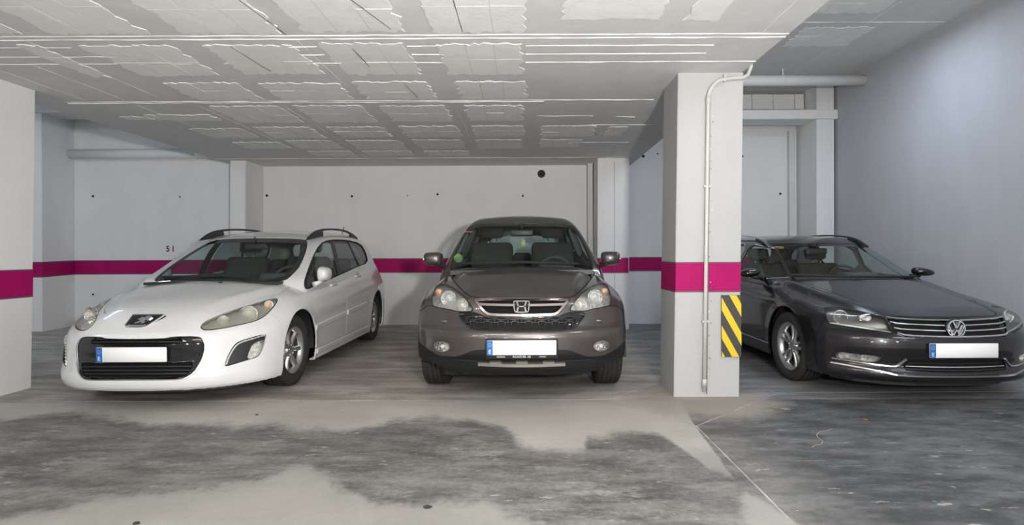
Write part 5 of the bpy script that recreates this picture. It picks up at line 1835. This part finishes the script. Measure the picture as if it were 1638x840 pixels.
def estate_black():
    car, M, G = start_car('estate_car', 'black estate car with chrome grille bars behind the pillar by the right wall', P3, (3.325, 4.38, 0), PAINT_K)
    r = car.root
    ws = chaikin(sym(car, [(1308, 389.4), (1289, 389.6), (1252, 390.4), (1240, 391.5), (1237.5, 395), (1242, 404), (1250, 420), (1257, 434), (1263, 445), (1280, 453), (1330, 464), (1366, 470)], 'xz', car.fg), 1)
    ftrim = chaikin([(1.48, .90), (1.62, 1.0), (1.95, 1.19), (2.25, 1.275), (2.48, 1.295), (2.52, .935), (2.0, .915)], 1)
    greenhouse(car, G, ws, [('side_window', ftrim, M_GLASSS), ('side_window', chaikin([(2.58, .94), (2.55, 1.30), (3.2, 1.31), (3.35, 1.29), (3.48, .97)], 1), M_GLASSS),
                            ('side_window', chaikin([(3.56, .98), (3.43, 1.28), (3.95, 1.26), (4.25, 1.12), (4.2, 1.02)], 1), M_GLASSD)],
               chaikin([(-.4, 1.0), (.5, 1.02), (.48, 1.20), (.40, 1.29), (-.4, 1.31)], 1), PAINT_K, M_GLASSW, .03, mat('beige_trim', (.30, .28, .22), .8), M_CHROME, symm=True)
    hood = sym(car, [(1540, 508.5), (1500, 508.3), (1440, 507), (1416, 504.6), (1400, 496.5), (1372, 483.5), (1335, 468.5), (1300, 457), (1272, 449), (1268, 446)], 'xy')
    hood[-1] = [hood[-2][0] - .02, hood[-2][1] + .15]
    hood += [[.5, 1.75], [-.4, 1.65]]
    a, M = cut(M, car.fxy(M, chaikin(hood, 1), .5), .0025)
    car.skin('hood', a, PAINT_K, None, .014)
    hl = chaikin([(1317, 493), (1324, 491), (1334, 490.8), (1363, 494.8), (1395, 502), (1412.4, 507.4), (1422.5, 519), (1432, 535.2), (1414, 532.4), (1376, 526), (1338, 520.2), (1325.5, 517.4), (1321, 505.7)], 1)
    M, lamps = headlight(car, M, hl, .08, mat('lamp_housing_dark', (.17, .17, .17), .35, .5))
    for mir, lens in zip((False, True), lamps):
        sg = 1 if mir else -1
        lamp_bowl('reflector', mx(at(car, 1344, 507, .06), mir), (.35 * sg, -1, .03), .050, .045, lens, None, True, M_CHROME)
        c = mx(at(car, 1384, 509.5, .04), mir)
        rounded('reflector', c.x - .05, c.x + .05, c.y - .01, c.y + .03, c.z - .022, c.z + .022, M_REFL, lens, .010)
        lamp_bowl('reflector', mx(at(car, 1387, 509, .028), mir), (.2 * sg, -1, .03), .022, .02, lens)
        car.ribbon('lamp_blade', [(1329, 517.2), (1350, 520), (1380, 524.8), (1410, 529.8), (1427, 532.6)], .014, .012, M_CHROME, lens, mirror=mir, push=(0, .015, 0))
    # upper grille with four chrome bars
    gp = sym(car, [(1540, 510.6), (1500, 510.4), (1440, 509.2), (1416, 507), (1424, 519), (1432.5, 533.5), (1449, 539.6), (1500, 541.2), (1540, 541.4)])
    a, M = clip(M, car.fxz(M, gp))
    gr = car.recess('grille', a, M_INNER, .05)
    def bar(pts, w, dep=0.0, mm=M_CHROME, nm='grille_bar', lift=.004):
        P = car.ray(pts)
        P = P[np.argsort(-np.abs(P[:, 0]))]
        P[-1][0] = 0
        P = np.concatenate([P * np.array([np.sign(P[0][0]), 1, 1]) * np.array([np.sign(P[0][0]), 1, 1]), P[:-1][::-1] * np.array([-1, 1, 1])])
        return car.ribbon(nm, P, w, .016, mm, gr, px=False, lift=lift, push=(0, dep, 0), smooth_n=1)
    bar([(1417, 508.2), (1440, 511.2), (1490, 513), (1540, 513.6)], .013)
    bar([(1424, 515.8), (1440, 519), (1490, 521.2), (1540, 521.8)], .013, .006)
    bar([(1430, 524.8), (1444, 527.4), (1490, 529.8), (1540, 530.4)], .013, .006)
    bar([(1435, 533.5), (1449, 537.6), (1490, 539.4), (1540, 540)], .017)
    # emblem: ring with V over W
    e = at(car, 1530, 525.7)
    em = empty('emblem', (0, e[1] - .015, 1.177 - (525.7 + 3 - 406) / (FPX / (4.38 + e[1]))), r)
    N1 = np.tile([0, -1.0, 0], (40, 1))
    an = np.linspace(0, 2 * math.pi, 41)[:-1]
    R_ = .066
    sweep('emblem_ring', np.stack([R_ * np.cos(an), np.zeros(40), R_ * np.sin(an)], 1), N1, .012, .014, M_CHROME, em, True)
    disc('emblem_back', (0, .006, 0), (0, -1, 0), R_, M_GLOSSK, em, 30)
    lathe('emblem_seat', [(R_ + .012, .02), (R_ + .01, .0), (R_ + .002, -.002)], (0, 0, 0), (0, 1, 0), M_GLOSSK, em, 30)
    for pts in ([(-.027, .055), (.0, .004), (.027, .055)], [(-.060, .026), (-.026, -.052), (.0, -.006), (.026, -.052), (.060, .026)]):
        for (x0, z0), (x1, z1) in zip(pts[:-1], pts[1:]):
            sweep('emblem_stroke', np.array([(x0, -.002, z0), (x1, -.002, z1)]), N1[:2], .013, .014, M_CHROME, em)
    # lower grille, chrome strips, fog lamps
    lg = sym(car, [(1540, 577), (1500, 576.6), (1452, 575.4), (1444, 585), (1448, 592.6), (1500, 596.4), (1540, 597)])
    a, M = clip(M, car.fxz(M, lg))
    car.recess('lower_grille', a, M_INNER, .05, gr)
    bar([(1453, 580.5), (1490, 581.8), (1540, 582.2)], .008, .02, M_PLAST, 'grille_bar')
    bar([(1449, 586), (1490, 588), (1540, 588.4)], .008, .01, M_CHROME, 'grille_bar')
    bar([(1447, 591.5), (1490, 594.2), (1540, 594.8)], .008, .02, M_PLAST, 'grille_bar')
    fo = chaikin([(1335, 567), (1343.5, 562.4), (1366.7, 565.6), (1411.5, 570), (1405.5, 577.4), (1395, 580.5), (1366.7, 577), (1338, 572.8)], 1)
    for mir in (False, True):
        sg = 1 if mir else -1
        a, M = cut(M, car.fpx(M, fo, mir), .001)
        a = largest(a)
        u_ = car.put('fog_lamp', a, M_LENS, None, .0)
        car.recess('fog_housing', a, M_LAMPDK, .04, u_, (.25 * sg * -1, .95, 0))
        for (u, v, rr) in ((1347, 568.3, .024), (1357.5, 569.5, .02), (1382, 573, .027)):
            lamp_bowl('fog_bowl', mx(at(car, u, v, .022), mir), (.4 * sg, -1, 0), rr, .02, u_)
        car.ribbon('chrome_blade', [(1331, 572.2), (1350, 575.4), (1395, 582.5), (1425, 586.8), (1434, 586), (1441, 581), (1450, 574.6)], .014, .014, M_SATIN, None, mirror=mir, lift=.004)
        car.ribbon('chrome_strip', [(1329, 580), (1350, 583.6), (1395, 592), (1436, 600)], .016, .014, M_SATIN, None, mirror=mir, lift=.004, smooth_n=1)
    bar([(1436, 600), (1460, 601.8), (1500, 602.4), (1540, 602.6)], .018, 0, M_CHROME, 'chrome_strip')
    plate(r, (.012, -.012, 1.177 - (561 + 3 - 406) / (FPX / 4.37)), .0, False)
    lbp = [(1290, 592), (1320, 588), (1400, 604), (1436, 606.5), (1540, 608), (1560, 608), (1560, 660), (1290, 660)]
    d = np.minimum(car.fpx(M, lbp), car.fpx(M, lbp, True))
    fb = [(1560, 480), (1410, 500), (1330, 517), (1318, 512), (1308, 530), (1303, 555), (1310, 600), (1330, 660), (1560, 660)]
    d = np.minimum(car.fpx(M, fb), car.fpx(M, fb, True))
    d = np.where(np.abs(M[0][:, 0]) < .3, np.where((M[0][:, 1] < .4) & (M[0][:, 2] < .75), -.05, .05), d)
    d = np.maximum(d, M[0][:, 1] - .66)
    a, M = cut(M, d, .0015)
    car.skin('front_bumper', a, PAINT_K, None, .014)
    for sg in (-1, 1):
        for nm, poly in (('front_door', [(1.46, .27), (1.42, .5), (1.44, .8), (1.50, 1.1), (2.53, 1.1), (2.54, .27)]), ('rear_door', [(2.545, .27), (2.535, 1.1), (3.52, 1.1), (3.45, .8), (3.28, .55), (3.18, .27)])):
            a, M = cut(M, car.fyz(M, poly, sg), .0022)
            car.skin(nm, a, PAINT_K, None, .012)
        def sidept(y_, z_):
            xs_ = np.linspace(.6, 1.0, 500)
            ff = car.f(np.stack([xs_, np.full(500, y_), np.full(500, z_)], 1))
            return (sg * xs_[np.argmax(ff > 0)], y_, z_)
        car.ribbon('sill_strip', [sidept(1.32, .285), sidept(2.2, .285), sidept(3.2, .285)], .014, .012, M_SATIN, None, px=False, lift=.004)
        for (y_, z_) in ((2.3, .80), (3.25, .83)):
            p_ = sidept(y_, z_)
            rounded('door_handle', p_[0] - .016, p_[0] + .02, y_ - .10, y_ + .10, z_ - .014, z_ + .014, PAINT_K, r, .010)
    car.skin('body', M, PAINT_K, None, .012)
    mirror_pair(car, (.925, 1.76, .965), (.115, .095, .055), M_GLOSSK, (.80, 1.76, .915), -.10, False, .85, .35)
    for sg in (-1, 1):
        wheel(r, sg * .785, .94, .315, .235, sg, 'twin', .06)
        wheel(r, sg * .785, 3.652, .315, .235, sg, 'twin')
    box('underbody', -.62, .62, .45, 4.4, .18, .30, M_UNDER, r)
    prism('lower_lip', [(-.74, .50), (-.64, .33), (-.45, .20), (-.25, .145), (0, .13), (.25, .145), (.45, .20), (.64, .33), (.74, .50), (.6, .7), (-.6, .7)], .125, .16, M_PLAST, r)
    cabin(car, 1.5, 4.4, .72, .34, .94, 1.75, .91, mat('beige_seat', (.075, .066, .055), .85), ((-.36, 2.40), (.36, 2.40)), .36, (0, 2.16, 1.19), 3.1, None, .82, .22)
    car.ribbon('wiper', [(1266, 441.8), (1320, 444), (1372, 445)], .018, .02, M_RUB, None, car.fg, .016)
    car.ribbon('wiper', [(1360, 444.5), (1410, 445.5), (1462, 444.5)], .018, .02, M_RUB, None, car.fg, .016)
    box('cowl_panel', -.60, .60, 1.30, 1.60, .86, .885, M_PLAST, r)
    for sg in (-1, 1):
        z = lambda y_: np.interp(y_, [2.0, 2.3, 2.7, 3.3, 4.0, 4.3], [1.245, 1.295, 1.335, 1.35, 1.33, 1.29])
        P = np.array([(sg * .545, y_, z(y_) + h_) for y_, h_ in ((2.10, -.02), (2.28, .03), (2.5, .05), (3.0, .055), (3.6, .052), (4.0, .035), (4.2, .0))])
        P = chaikin(P, 2, False)
        sweep('roof_rail', P, np.tile([0, 0, 1.0], (len(P), 1)), .028, .018, M_CHROME if sg < 0 else M_PLAST, r)
        xa, xb = sorted((sg * .535, sg * .557))
        prism('rail_foot', [(2.08, z(2.08) - .03), (2.50, z(2.5) - .03), (2.48, z(2.48) + .046), (2.30, z(2.3) + .030)], xa, xb, M_PLAST, r, 'yz')
    st = at(car, 1247, 396, .02, car.fg)
    box('window_label', st[0] - .05, st[0] + .05, st[1], st[1] + .002, st[2] - .012, st[2] + .012, mat('yellow_label', (.35, .30, .04), .6), r)
    return car


car_c = estate_black()
